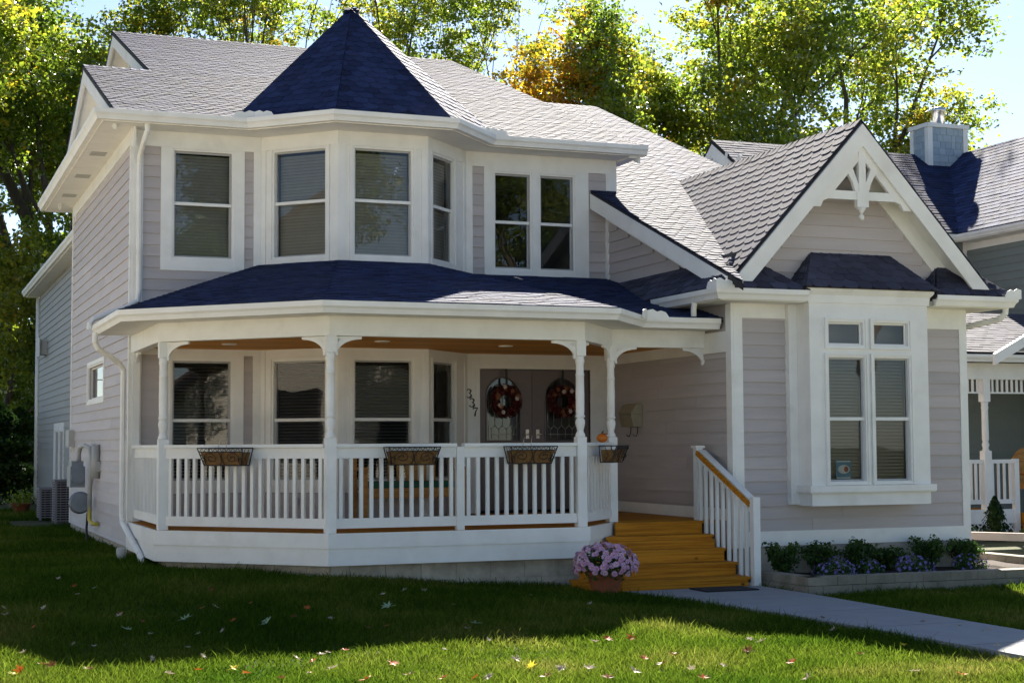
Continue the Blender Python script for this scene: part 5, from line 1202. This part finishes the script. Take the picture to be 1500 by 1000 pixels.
# wicker chair on that porch
t = thing('wicker_chair', (20.35, 24.6, .46), 'tan wicker armchair on the neighbouring porch beside its railing', 'chair')
mb = MB(); mb.hexa([(20.0, 24.3, .82), (20.7, 24.3, .82), (20.7, 24.9, .82), (20.0, 24.9, .82), (20.0, 24.3, .92), (20.7, 24.3, .92), (20.7, 24.9, .92), (20.0, 24.9, .92)]); mb.build('seat', M['benchwood'], t)
mb = MB(); mb.prism([(20.35+.36*math.cos(a), 24.92, 1.1+.5*math.sin(a)) for a in np.linspace(R(-30), R(210), 12)], (0, .06, 0)); mb.build('backrest', M['benchwood'], t)
for x in (20.02, 20.68):
    for y in (24.33, 24.87):
        mb = MB(); mb.tube([(x, y, .46), (x, y, .83)], .025, 6); mb.build('leg', M['benchwood'], t)
    mb = MB(); mb.tube([(x, 24.32, .9), (x, 24.32, 1.08), (x, 24.6, 1.12), (x, 24.9, 1.12)], .03, 6); mb.build('arm', M['benchwood'], t)
# low timber rail between the gardens
t = thing('timber_fence', (15.5, 19, 0), 'low weathered two-rail timber fence between the two gardens', 'fence')
for a, b, z0, z1 in (((13.9, 18.9), (17.2, 16.4), .40, .32), ((13.9, 18.9), (17.2, 16.4), .06, .0)):
    mb = MB(); mb.bar((*a, z0), (*b, z1), .09, .11 if z0 > .2 else .16); mb.build('rail', M['rail_tan'], t)
for x, y in ((13.9, 18.95), (17.2, 16.45)):
    mb = MB(); mb.box(x-.06, x+.06, y-.06, y+.06, -.1, .5); mb.build('post', M['rail_tan'], t)

# ------------------------------------------------------------------ bed in front of the wing
t = thing('raised_bed', (11.5, 16.3, 0), 'low concrete block edging of the planting bed under the box bay window', 'garden edging')
def edge(a, b, L=.40, hgt=.19):
    a = Vector((*a, 0)); b = Vector((*b, 0)); F = Frame(a, b-a); n = int((b-a).length/L)+1; LL = (b-a).length/n
    for k in range(n):
        for zz, s in ((-.06, .02), (hgt-.095, 0)):
            o_ = LL*.5 if zz < 0 else 0
            u0_, u1_ = max(0, k*LL-o_)+.003, min((b-a).length, (k+1)*LL-o_+(LL if k == n-1 and zz < 0 else 0))-.003
            mb = MB(); F.box(mb, u0_, u1_, zz, zz+(.15 if zz < 0 else .095), -.20, s-.012 if zz < 0 else 0); mb.build('edging_block', M['edging'], t)
edge((9.62, 16.72), (9.70, 15.66)); edge((9.70, 15.66), (14.3, 15.55)); 
edge((14.2, 15.75), (14.2, 19.5))
mb = MB(); vs = []; nx_, ny_ = 24, 12
for j in range(ny_+1):
    for i in range(nx_+1):
        x = 9.7+i*(14.1-9.7)/nx_; y = 15.72+j*(17.40-15.72)/ny_ if x < 13.3 else 15.72+j*(19.3-15.72)/ny_
        vs.append((x, y, .10+random.Random(i*31+j).uniform(-.015, .02)))
mb.add(vs, [(j*(nx_+1)+i, j*(nx_+1)+i+1, (j+1)*(nx_+1)+i+1, (j+1)*(nx_+1)+i) for j in range(ny_) for i in range(nx_)]); o = mb.build('soil', M['soil'], recalc=False); o['kind'] = 'structure'
def shrub(x, y, hgt, rad, label, seed, n=1500):
    r = random.Random(seed); t = thing('boxwood_shrub', (x, y, .1), label, 'shrub', 'young shrubs in the bed under the bay window')
    rad *= 1.35; hgt *= r.uniform(.66, .92); mb = MB(); pts = []; out = []; lv = MB()
    for k in range(30):
        th = r.uniform(0, 6.28); q = r.uniform(.2, 1); top = Vector((x+math.cos(th)*rad*q, y+math.sin(th)*rad*q, .1+hgt*r.uniform(.65, 1.08)))
        b = Vector((x+math.cos(th)*.03, y+math.sin(th)*.03, .1)); m_ = b.lerp(top, .5)+Vector((0, 0, .05)); mb.tube([b, m_, top], [.006, .005, .002], 4)
        for j in range(n//30):
            s_ = r.uniform(.2, 1.03); p = b.lerp(m_, s_*2) if s_ < .5 else m_.lerp(top, (s_-.5)*2)
            d = Vector((r.gauss(0, 1), r.gauss(0, 1), r.gauss(.4, .6))).normalized(); pts.append(p+d*.055); out.append(d)
    mb.build('stem', M['bark'], t); leaf_cards(lv, pts, .05, r, .3, out=out); lv.build('foliage', M['leaf_box'], t, kind='stuff', recalc=False)
for k, (x, y, h, q, lb) in enumerate(((10.02, 16.75, .46, .24, 'leafy green shrub nearest the stair railing'), (10.72, 17.05, .44, .22, 'small green shrub behind the first purple aster'), (11.22, 16.95, .46, .2, 'upright green shrub between the two large asters'), (11.72, 17.0, .38, .2, 'low green shrub behind the middle aster gap'), (12.32, 17.0, .48, .23, 'broad green shrub under the right end of the bay window'), (12.95, 17.1, .42, .2, 'green shrub at the right corner of the house'))):
    shrub(x, y, h, q, lb, 40+k)
FP = flower_mesh('flower', M['petal_purple'], 0.021, 9)
def aster(x, y, rx, rz, n, label, seed):
    r = random.Random(seed); t = thing('aster_clump', (x, y, .1), label, 'flowers', 'purple asters in the bed'); lv = MB(); pts = []; out = []
    for k in range(420):
        d = Vector((r.gauss(0, 1), r.gauss(0, 1), abs(r.gauss(0, 1)))).normalized(); q = r.uniform(.6, .98); pts.append((x+d.x*rx*q, y+d.y*rx*q, .12+d.z*rz*q)); out.append(d)
    leaf_cards(lv, pts, .04, r, .2, out=out); lv.build('foliage', M['leaf_mum'], t, kind='stuff', recalc=False)
    bloom(FP, t, n, (x, y, .12), rx, rz, r, zmin=.0, size=(.7, 1.3))
aster(10.5, 16.35, .26, .22, 75, 'large purple aster mound left of the bay window centre', 51); aster(11.62, 16.35, .26, .22, 75, 'large purple aster mound below the right half of the bay window', 52)
aster(11.08, 16.5, .2, .17, 28, 'smaller dim aster between the two large mounds', 53); aster(12.75, 16.75, .25, .17, 36, 'sprawling aster at the right corner of the bed', 54)
# plants by the neighbour's porch and at the far left corner
def small_bush(name, x, y, z, rx, rz, n, size, m, label, cat, seed, taper=False):
    r = random.Random(seed); t = thing(name, (x, y, z), label, cat); pts = []; out = []; lv = MB()
    for k in range(n):
        if taper:
            h = r.random()**.8; q = rx*(1-h)**.6*(0.35+.65*r.random())*r.uniform(.75, 1.1); th = r.uniform(0, 6.28); d = Vector((math.cos(th), math.sin(th), .5)); pts.append((x+d.x*q, y+d.y*q, z+.05+h*rz))
        else:
            d = Vector((r.gauss(0, 1), r.gauss(0, 1), r.gauss(0, 1))).normalized(); q = r.uniform(.5, 1)**.6; pts.append((x+d.x*rx*q, y+d.y*rx*q, z+rz*.5+d.z*rz*.5*q))
        out.append(d)
    mb = MB(); mb.tube([(x, y, z), (x+.01, y, z+rz*.7)], [rx*.08, rx*.03], 6); mb.build('stem', M['bark'], t)
    leaf_cards(lv, pts, size, r, .2, out=out); lv.build('foliage', m, t, kind='stuff', recalc=False); return t
small_bush('evergreen_shrub', 18.0, 22.9, -.05, .3, .75, 1100, .08, M['leaf_ever'], 'small dark shrub before the white lattice of the neighbouring porch', 'shrub', 61, True)
small_bush('garden_plant', 18.7, 22.6, -.05, .35, .3, 300, .07, M['leaf_yellow'], 'low pale plant beside the neighbouring porch post', 'plant', 62)
small_bush('garden_plant', 19.3, 22.5, -.05, .4, .35, 300, .07, M['leaf_yellow'], 'low yellowish plant at the right edge by the orange steps', 'plant', 63)
small_bush('garden_plant', 17.2, 22.8, -.05, .35, .35, 300, .07, M['leaf_box'], 'low green plant before the lattice next to the house corner', 'plant', 64)
t = thing('flower_pot', (2.55, 35.6, .3), 'dark pot of pale flowers at the far end of the side wall', 'flower pot')
mb = MB(); mb.lathe(2.55, 35.6, [(.14, .28), (.2, .52), (.22, .52), (.2, .5)], 14); mb.build('pot', M['terracotta'], t)
r = random.Random(3); lv = MB(); pts = [(2.55+r.gauss(0, .17), 35.6+r.gauss(0, .17), .62+r.gauss(0, .09)) for k in range(220)]; leaf_cards(lv, pts, .08, r, .3); lv.build('foliage', M['leaf_yellow'], t, kind='stuff', recalc=False)
# ------------------------------------------------------------------ trees
def mesh_np(name, v, f, m):
    v = np.asarray(v, np.float32); f = np.asarray(f, np.int32); me = bpy.data.meshes.new(name)
    me.vertices.add(len(v)); me.vertices.foreach_set('co', v.ravel()); k = f.shape[1]
    me.loops.add(f.size); me.loops.foreach_set('vertex_index', f.ravel()); me.polygons.add(len(f))
    me.polygons.foreach_set('loop_start', np.arange(0, f.size, k, dtype=np.int32)); me.polygons.foreach_set('loop_total', np.full(len(f), k, np.int32))
    me.update(calc_edges=True); me.materials.append(m); return me
def leaves_np(c, size, seed, up=.35):
    """one bent quad per leaf at centres c"""
    g = np.random.default_rng(seed); n = len(c); s_ = size*g.uniform(.65, 1.3, (n, 1))
    nr = g.normal(size=(n, 3)); nr[:, 2] += up*2; nr /= np.linalg.norm(nr, axis=1, keepdims=True)
    a = np.cross(nr, g.normal(size=(n, 3))); a /= np.linalg.norm(a, axis=1, keepdims=True)+1e-9; b = np.cross(nr, a)
    v = np.stack([c-a*s_*.5, c+b*s_*.36+nr*s_*.1, c+a*s_*.5-nr*s_*.12, c-b*s_*.36+nr*s_*.1], 1).reshape(-1, 3)
    return v, np.arange(4*n).reshape(-1, 4)
def tree_mesh(seed, H_, rad, trunk, leaf_n, leaf, clump, lm, forks=1, first=.3, spread=.55, sparse=0.0, levels=4):
    """meshes of a tree at the origin: (trunk and limbs, crown)"""
    r = random.Random(seed); mb = MB(); tips = []
    def grow(p, d, L, rr, lev):
        pts = [p]; n = 4; q = p.copy(); dd = d.copy()
        for i in range(n):
            dd = (dd + Vector((r.gauss(0, .10), r.gauss(0, .10), r.gauss(.03, .05)))).normalized(); q = q + dd*L/n; pts.append(q.copy())
        mb.tube(pts, [rr*(1-.5*i/n) for i in range(n+1)], 7 if lev < 2 else 5 if lev < 3 else 4, cap=False)
        if lev >= levels-2:
            for k in range(2 if lev == levels-1 else 1): tips.append(pts[-1-k])
        if lev >= levels-1: return
        nb = (4 if lev == 0 else 3 if lev == 1 else 3)
        for k in range(nb):
            i = n if k == 0 else r.choice([2, 3, 3, 4] if lev else [2, 3, 3, 4]); b = pts[i]
            th = r.uniform(0, 6.28); sp = spread*(0.45 if k == 0 else r.uniform(.8, 1.35))
            o = dd.orthogonal().normalized(); o = Matrix.Rotation(th, 3, dd) @ o
            nd = (dd*math.cos(sp) + o*math.sin(sp)); nd.z = nd.z*.9 + .08; nd.normalize()
            grow(b, nd, L*r.uniform(.58, .78), rr*.5*(1-.08*k), lev+1)
    for k in range(forks):
        d = Vector((r.gauss(0, .06), r.gauss(0, .06), 1)) if forks == 1 else Vector((math.cos(k*6.28/forks+r.random())*.22, math.sin(k*6.28/forks+r.random())*.22, 1))
        grow(Vector((0, 0, -.3)), d.normalized(), H_*first, trunk*(1 if forks == 1 else .7), 0)
    zt = max(t.z for t in tips); sx = rad/max(.1, np.percentile([math.hypot(t.x, t.y) for t in tips], 88)); sz = (H_-clump)/zt
    def fit(v): return (v[0]*(1+(sx-1)*min(1, max(0, v[2])/(H_*.25))), v[1]*(1+(sx-1)*min(1, max(0, v[2])/(H_*.25))), v[2]*sz)
    mb.v = [fit(v) for v in mb.v]
    T = np.array([fit(t) for t in tips]); g = np.random.default_rng(seed)
    keep = g.random(len(T)) > sparse; T = T[keep] if keep.sum() > 5 else T
    # sub-clumps round each twig end: dense pads with gaps between
    per = max(1, int(leaf_n/len(T)/26)); S = np.repeat(T, per, 0); S = S + g.normal(size=S.shape)*clump*np.array([.62, .62, .42])
    q = int(leaf_n/len(S))+1; c = np.repeat(S, q, 0); c = c + g.normal(size=c.shape)*clump*np.array([.22, .22, .12])
    v, f = leaves_np(c, leaf, seed)
    o = mb.build('trunk', M['bark'], recalc=False); tm = o.data; bpy.data.objects.remove(o)
    return tm, mesh_np('crown', v, f, lm)
def plant(tm, x, y, z, rz, s, label, name='maple_tree', group='trees behind the houses', sc3=None):
    t = thing(name, (x, y, z), label, 'tree', group); t.rotation_euler = (0, 0, rz); t.scale = sc3 or (s, s, s)
    link('trunk', tm[0], t); link('crown', tm[1], t); return t
TD = tree_mesh(101, 21, 6.2, .30, 54000, .155, 1.0, M['leaf_dark'], forks=1, first=.20)
TY = tree_mesh(202, 19.5, 6.0, .28, 31000, .15, .95, M['leaf_yellow'], first=.30)
TG = tree_mesh(303, 17.0, 3.2, .24, 20000, .145, .8, M['leaf_yellow'], first=.36, spread=.42)
TA = tree_mesh(313, 17.0, 3.2, .24, 24000, .145, .8, M['leaf_gold'], first=.36, spread=.42)
TS = tree_mesh(404, 21.0, 3.6, .20, 9000, .135, .7, M['leaf_yellow'], first=.42, spread=.36, sparse=.25)
TM = tree_mesh(707, 11, 3.2, .10, 20000, .155, .85, M['leaf_yellow'], first=.34, spread=.62)
TB = tree_mesh(606, 7.5, 3.2, .12, 16000, .17, .7, M['leaf_yellow'], first=.13, spread=.7)
TO = tree_mesh(505, 16, 2.6, .2, 15000, .145, .7, M['leaf_orange'], first=.36, spread=.42)
def at(px, D):      # plan position seen at photo column px, D metres ahead
    p = Vector((0, 0, 0)) + (_f.xy.to_3d()).normalized()*D + Vector((_f.y, -_f.x, 0)).normalized()*((px-750)/2317.2*D)
    return p.x, p.y
for k, (tm, px, D, rz, s, lb) in enumerate((
    (TD, -75, 47, 2.6, 1.08, 'large dark green maple at the left edge of the picture'),
    (TD, 95, 54, 2.1, 1.1, 'dense green maple rising just left of the grey roof'),
    (TD, 180, 64, 4.0, 1.0, 'green maple behind the left gable, thinning towards the turret'),
    (TD, 5, 62, 1.3, 1.2, 'far green maple beyond the left garden, highest crown there'),
    (TS, 290, 58, .2, 1.12, 'thin bare-limbed tree leaning behind the left ridge'),
    (TS, 350, 60, 1.7, 1.15, 'slim tree with dark stem left of the turret'),
    (TS, 430, 57, 3.4, 1.08, 'slim tree right behind the turret tip on its left'),
    (TO, 385, 66, .7, 1.0, 'small orange tree glowing between the slim stems'),
    (TS, 560, 57, 5.0, 1.10, 'airy tree with feathery yellow leaves right of the turret'),
    (TS, 640, 60, 2.6, 1.02, 'airy thin tree above the short ridge'),
    (TS, 700, 56, .9, .95, 'bare-topped thin tree with pinkish leaves over the right slope'),
    (TO, 752, 60, 2.2, .78, 'short tree turning red and orange above the right slope'),
    (TA, 815, 55, 1.1, 1.02, 'upright yellow green maple left of the pair above the lower ridge'),
    (TG, 905, 54, 3.3, 1.05, 'upright yellow green maple right of the pair above the lower ridge'),
    (TY, 1065, 62, .5, 1.25, 'broad yellow green maple behind the sunburst gable'),
    (TY, 1215, 61, 2.8, 1.34, 'broadest yellow green maple directly behind the pointed gable'),
    (TO, 960, 66, 4.1, .95, 'small orange tinted tree between the green maples'),
    (TG, 985, 57, 2.4, 1.0, 'upright yellow green maple just left of the sunburst gable'),
    (TM, 12, 51, .3, 1.0, 'lower yellow green maple at the left edge beneath the tall crowns'),
    (TM, 78, 56, 2.0, 1.05, 'lower yellow green maple behind the rear eave'),
    (TB, 42, 53, 1.2, .62, 'bright yellow green bush tight against the rear wall corner'),
    (TB, 15, 60, .3, 1.0, 'bright yellow green bushy tree above the dark arborvitae'),
    (TB, -45, 57, 2.3, 1.05, 'bright yellow green bushy tree at the far left edge'),
    (TB, 58, 72, 4.3, 1.05, 'bright yellow green bushy tree peeping beside the wall corner'))):
    x, y = at(px, D); plant(tm, x, y, 0, rz, s, lb)
# dark arborvitae at the left
for k, (x, y, h, rr, lb) in enumerate(((2.45, 42.5, 2.5, 1.15, 'dark arborvitae nearest the side wall'), (0.9, 43.5, 2.7, 1.4, 'dark arborvitae at the left edge of the picture'), (3.35, 47.5, 2.5, 1.2, 'dark arborvitae farthest back, half behind the rear wall'))):
    r = np.random.default_rng(700+k); n = 9000; hh = r.random(n)**.85; q = rr*np.clip((1-hh), 0, 1)**.55*(.45+.55*r.random(n)**.5)*(.8+.35*np.sin(hh*23+r.random(n)*1.2)); th = r.random(n)*6.283
    c = np.stack([q*np.cos(th), q*np.sin(th), .1+hh*h], 1); v, f = leaves_np(c, .17, 700+k, up=.2)
    t = thing('arborvitae', (x, y, .2), lb, 'evergreen', 'arborvitae along the left boundary'); link('foliage', mesh_np('foliage', v, f, M['leaf_ever']), t)['kind'] = 'stuff'
    mb = MB(); mb.tube([(x, y, .1), (x, y, h*.8)], [.1, .03], 7); mb.build('trunk', M['bark'], t)
# power lines beyond the left garden
for z0, lb in ((4.6, 'upper thin power line crossing the gap at the left'), (3.4, 'lower thin power line crossing the gap at the left')):
    mb = MB(); mb.tube([(-14+i*2.6, 60+i*.6, z0-.3*math.sin(i/9*3.14)) for i in range(10)], .018, 5); tag(mb.build('power_line', M['iron']), lb, 'cable')
# across the street: what the windows reflect
for k, (tm, x, y, rz, s, lb) in enumerate(((TD, 14, -24, 1.0, .95, 'street maple opposite the porch'), (TD, 26, -19, 3.0, .85, 'street maple opposite the wing'), (TG, 6, -30, .4, 1.05, 'tall young maple across the road'), (TD, 38, -22, 5.0, 1.0, 'street maple farther right across the road'), (TD, -24, 20, 2.0, .9, 'maple behind the house beside'), (TD, -27, -9, 4.4, 1.0, 'maple by the pavement left of the viewer'), (TD, -9, -24, .7, 1.0, 'street maple left across the road'), (TY, 48, -14, 1.5, .9, 'yellowing street maple far right'), (TY, -16, 44, 1.0, .7, 'yellowing maple beyond the left garden'), (TB, -9, 40, 2.0, 1.0, 'bushy young maple in the left garden'))):
    plant(tm, x, y, 0, rz, s, lb, group='trees across the street')
t = thing('house_across', (18, -30, 0), 'cream gabled house across the street with brown roof', 'house')
mb = MB(); mb.box(12, 24, -36, -29, 0, 4.2); mb.prism([(12, -29.02, 4.2), (24, -29.02, 4.2), (18, -29.02, 8.2)], (0, -6.9, 0)); mb.build('wall', M['across_wall'], t)
mb = MB()
for s in (-1, 1): mb.hexa([(18, -28.6, 8.2), (18+s*6.6, -28.6, 3.8), (18+s*6.6, -36.4, 3.8), (18, -36.4, 8.2), (18, -28.6, 8.4), (18+s*6.6, -28.6, 4.0), (18+s*6.6, -36.4, 4.0), (18, -36.4, 8.4)])
mb.build('roof', M['across_roof'], t)
for x in (14, 17, 20.5):
    mb = MB(); mb.box(x, x+1.3, -29.0, -28.95, 1.2, 2.9); mb.build('window', M['dark'], t)
t = thing('house_beside', (-12, 15, 0), 'white gabled house beyond the left garden with brown roof', 'house')
mb = MB(); mb.box(-17, -10, 9, 21, 0, 4.6); mb.prism([(-10.02, 9, 4.6), (-10.02, 21, 4.6), (-10.02, 15, 8.4)], (-6.9, 0, 0)); mb.build('wall', M['across_wall'], t)
for y in (10.6, 13.8, 16.6):
    mb = MB(); mb.box(-9.99, -9.95, y, y+1.2, 1.4, 3.0); mb.build('window', M['dark'], t)
mb = MB(); mb.box(-9.99, -9.95, 14.4, 15.6, 5.2, 6.4); mb.build('window', M['dark'], t)
mb = MB()
for s in (-1, 1): mb.hexa([(-9.6, 15, 8.4), (-9.6, 15+s*6.6, 4.2), (-17, 15+s*6.6, 4.2), (-17, 15, 8.4), (-9.6, 15, 8.6), (-9.6, 15+s*6.6, 4.4), (-17, 15+s*6.6, 4.4), (-17, 15, 8.6)])
mb.build('roof', M['across_roof'], t)
# ------------------------------------------------------------------ grass blades
def grass():
    g = np.random.default_rng(9); N0 = 620000
    D = np.sqrt(g.random(N0)*(34**2-9.2**2)+9.2**2)*0 + 9.2*np.exp(g.random(N0)*math.log(36/9.2)); px = g.uniform(-60, 1560, N0)
    fx, fy = _f.x, _f.y; l = math.hypot(fx, fy); fx /= l; fy /= l; lat = (px-750)/2317.2*D
    x = fx*D + fy*lat; y = fy*D - fx*lat
    ok = np.ones(N0, bool)
    left = np.interp(y, [-2, 10, 13.5, 15, 16.6], [8.15, 8.30, 8.22, 8.0, 7.75]); right = np.interp(y, [-2, 12, 15.2, 16.6], [9.25, 9.40, 9.52, 9.52])
    e = g.normal(0, .02, N0)
    ok &= ~((x > left-.0+e) & (x < right+e) & (y < 16.6))
    hx = (x > 2.86) & (y > 21); hx |= (y > 17.14) & (x > 2.94) & (x < 9.7) & (x+y > 21.62); hx |= (x > 7.35) & (x < 9.6) & (y > 16.55); hx |= (x > 9.6) & (x < 14.25) & (y > 15.55); hx |= (x > 12.9) & (y > 17); hx |= (x > 9.5) & (y > 16.6) & (x < 13.3)
    hx |= (x > 16.5) & (y > 23.8)
    hx |= (x > 2.0) & (x < 2.9) & (y > 29) & (y < 32)
    ok &= ~hx; x = x[ok]; y = y[ok]; Dk = D[ok]; n = len(x)
    t1 = np.clip((9-x)/6.3, 0, 1); t2 = np.clip((y-11.5)/6, 0, 1); z = .32*(t1*t1*(3-2*t1))*(t2*t2*(3-2*t2)) - .02
    pat = .5+.5*np.sin(x*1.7+np.sin(y*1.3)*1.5)*np.sin(y*2.1+np.sin(x*.9)*2)
    h = (.035+.05*g.random(n))*(.6+.75*pat)*np.where(g.random(n) < .03, 1.7, 1); wd = np.clip(.0035*Dk/11, .004, .02)*g.uniform(.8, 1.3, n)
    th = g.random(n)*6.283; ln = g.normal(0, .5, (n, 2))*h[:, None]
    dx, dy = np.cos(th)*wd, np.sin(th)*wd
    b0 = np.stack([x-dx, y-dy, z], 1); b1 = np.stack([x+dx, y+dy, z], 1)
    m0 = np.stack([x-dx*.7+ln[:, 0]*.35, y-dy*.7+ln[:, 1]*.35, z+h*.6], 1); m1 = np.stack([x+dx*.7+ln[:, 0]*.35, y+dy*.7+ln[:, 1]*.35, z+h*.6], 1)
    tp = np.stack([x+ln[:, 0], y+ln[:, 1], z+h], 1)
    v = np.stack([b0, b1, m0, m1, tp], 1).reshape(-1, 3); k = np.arange(n)[:, None]*5
    f = np.concatenate([k+np.array([[0, 1, 3]]), k+np.array([[0, 3, 2]]), k+np.array([[2, 3, 4]])], 0)
    o = link('grass', mesh_np('grass', v, f, M['grass'])); o['kind'] = 'stuff'; o['label'] = 'mown green lawn in front of and beside the house'
grass()
# ------------------------------------------------------------------ fallen leaves, one by one
def leaf_shape(seed, m, size):
    r = random.Random(seed); mb = MB(); pts = []; tip = [1.0, .45, .92, .42, .85, .38, .6, .25]
    for k in range(16):
        a = math.pi/2 + 2*math.pi*k/16; q = (1.0, .5, .95, .45, .9, .42, .62, .3, .22, .3, .62, .42, .9, .45, .95, .5)[k]*size*r.uniform(.88, 1.1)
        pts.append((q*math.cos(a), q*math.sin(a), size*r.uniform(.0, .45)*(1 if k % 2 == 0 else .4)))
    mb.add([(0, 0, 0)] + pts, [(0, k+1, (k+1) % 16+1) for k in range(16)]); mb.tube([(0, -size*.2, 0), (0, -size*.9, size*.1)], size*.03, 4)
    o = mb.build('fallen_leaf', m, recalc=False); me = o.data; bpy.data.objects.remove(o); return me
LM = {c: [leaf_shape(900+i*7+j, M['fall_'+c], .052) for j in range(3)] for i, c in enumerate(('red', 'tan', 'brown', 'yellow', 'green'))}
def ground_at(px, py):
    d = _r*((px-750)/2317.2) - _u*((py-500)/2317.2) + _f; o = Vector((0, 0, 1.72)); t = 10.0
    for i in range(12): p = o + d*t; t = (gz(p.x, p.y)+.03-1.72)/d.z
    return o + d*t
spots = [(697, 915, 'green'), (388, 914, 'green'), (271, 908, 'green'), (186, 924, 'green'), (342, 981, 'yellow'), (777, 978, 'yellow'), (138, 863, 'green'), (1322, 946, 'yellow'),
    (48, 921, 'red'), (296, 892, 'red'), (925, 935, 'red'), (290, 983, 'red'), (360, 988, 'red'), (575, 973, 'red'), (62, 975, 'brown'), (248, 988, 'tan'), (435, 966, 'tan'), (412, 995, 'brown'), (480, 957, 'tan'), (458, 970, 'red'), (454, 988, 'brown'), (486, 981, 'tan'), (470, 960, 'tan'),
    (505, 954, 'red'), (651, 953, 'tan'), (755, 967, 'tan'), (823, 981, 'tan'), (862, 980, 'tan'), (889, 937, 'red'), (945, 966, 'red'), (971, 974, 'brown'), (1013, 982, 'tan'), (1060, 977, 'tan'), (695, 995, 'red'), (714, 994, 'tan'), (890, 995, 'brown'), (1183, 995, 'tan'), (600, 990, 'brown'), (536, 997, 'red'), (649, 995, 'red'),
    (220, 930, 'tan'), (222, 966, 'tan'), (138, 948, 'tan'), (107, 945, 'tan'), (175, 903, 'tan'), (210, 912, 'brown'), (316, 890, 'tan'), (290, 930, 'tan'), (326, 925, 'tan'), (8, 902, 'tan'), (6, 892, 'tan'), (86, 849, 'tan'), (108, 860, 'red'), (113, 872, 'tan'), (34, 957, 'tan'), (64, 892, 'tan'), (310, 866, 'brown'), (341, 911, 'red'), (367, 885, 'red'), (450, 891, 'red'), (430, 905, 'brown'), (485, 907, 'tan'), (275, 950, 'tan'), (297, 963, 'tan'), (176, 900, 'brown'),
    (560, 872, 'tan'), (592, 866, 'tan'), (622, 866, 'tan'), (569, 890, 'green'), (777, 873, 'brown'), (865, 886, 'tan'), (664, 887, 'brown'), (684, 922, 'tan'), (716, 939, 'tan'), (870, 941, 'tan'), (540, 921, 'brown'), (567, 918, 'red'), (1100, 938, 'tan'), (1115, 941, 'tan'), (1097, 955, 'brown'), (1096, 956, 'brown'), (1405, 918, 'tan'), (1440, 926, 'green'), (1352, 912, 'brown'), (1225, 923, 'brown'), (1310, 927, 'tan'), (1205, 906, 'brown'), (1220, 924, 'tan'), (1450, 925, 'tan'), (1460, 948, 'tan'), (1380, 945, 'tan'), (1160, 972, 'red'), (985, 960, 'brown'), (1030, 995, 'red'), (930, 985, 'tan'), (800, 993, 'brown'), (130, 982, 'brown'), (20, 990, 'yellow'), (30, 985, 'red'), (75, 978, 'brown'), (1340, 985, 'tan'), (1260, 960, 'brown'), (1410, 990, 'red')]
NAMES = {'red': 'curled orange red maple leaf lying on the lawn', 'tan': 'pale dried maple leaf lying on the lawn', 'brown': 'dark brown maple leaf lying on the lawn', 'yellow': 'bright yellow fallen leaf on the lawn', 'green': 'pale green fallen maple leaf on the lawn'}
rl_ = random.Random(77)
COLN = {'red': 'orange red', 'tan': 'pale dried', 'brown': 'dark brown', 'yellow': 'bright yellow', 'green': 'pale green'}
def zone(px, py):
    edge = np.interp(px, [0, 400, 700, 860, 900, 1100, 1300, 1440, 1500], [965, 975, 958, 940, 910, 930, 955, 968, 968])
    if py > edge: return 'in the sunlit strip'
    return 'left of the porch corner' if px < 480 else 'before the porch' if px < 900 else 'by the front walk'
ORD = 'first second third fourth fifth sixth seventh eighth ninth tenth eleventh twelfth thirteenth fourteenth fifteenth sixteenth seventeenth eighteenth nineteenth twentieth'.split()
cnt = {}
for px, py, c in sorted(spots):
    p = ground_at(px, py); o = link('fallen_leaf', rl_.choice(LM[c]), None, p + Vector((0, 0, .015)))
    s_ = rl_.uniform(.8, 1.3)*(1.5 if c == 'green' and 180 < px < 720 else 1.0 if 'sunlit' in zone(px, py) else .72); o.scale = (s_, s_, s_); o.rotation_euler = (rl_.gauss(0, .35), rl_.gauss(0, .35), rl_.uniform(0, 6.28))
    k = (c, zone(px, py)); cnt[k] = cnt.get(k, 0) + 1
    tag(o, '%s fallen leaf %s, %s of its colour from the left' % (COLN[c], k[1], ORD[min(19, cnt[k]-1)]), 'leaf', COLN[c] + ' fallen leaves on the lawn')
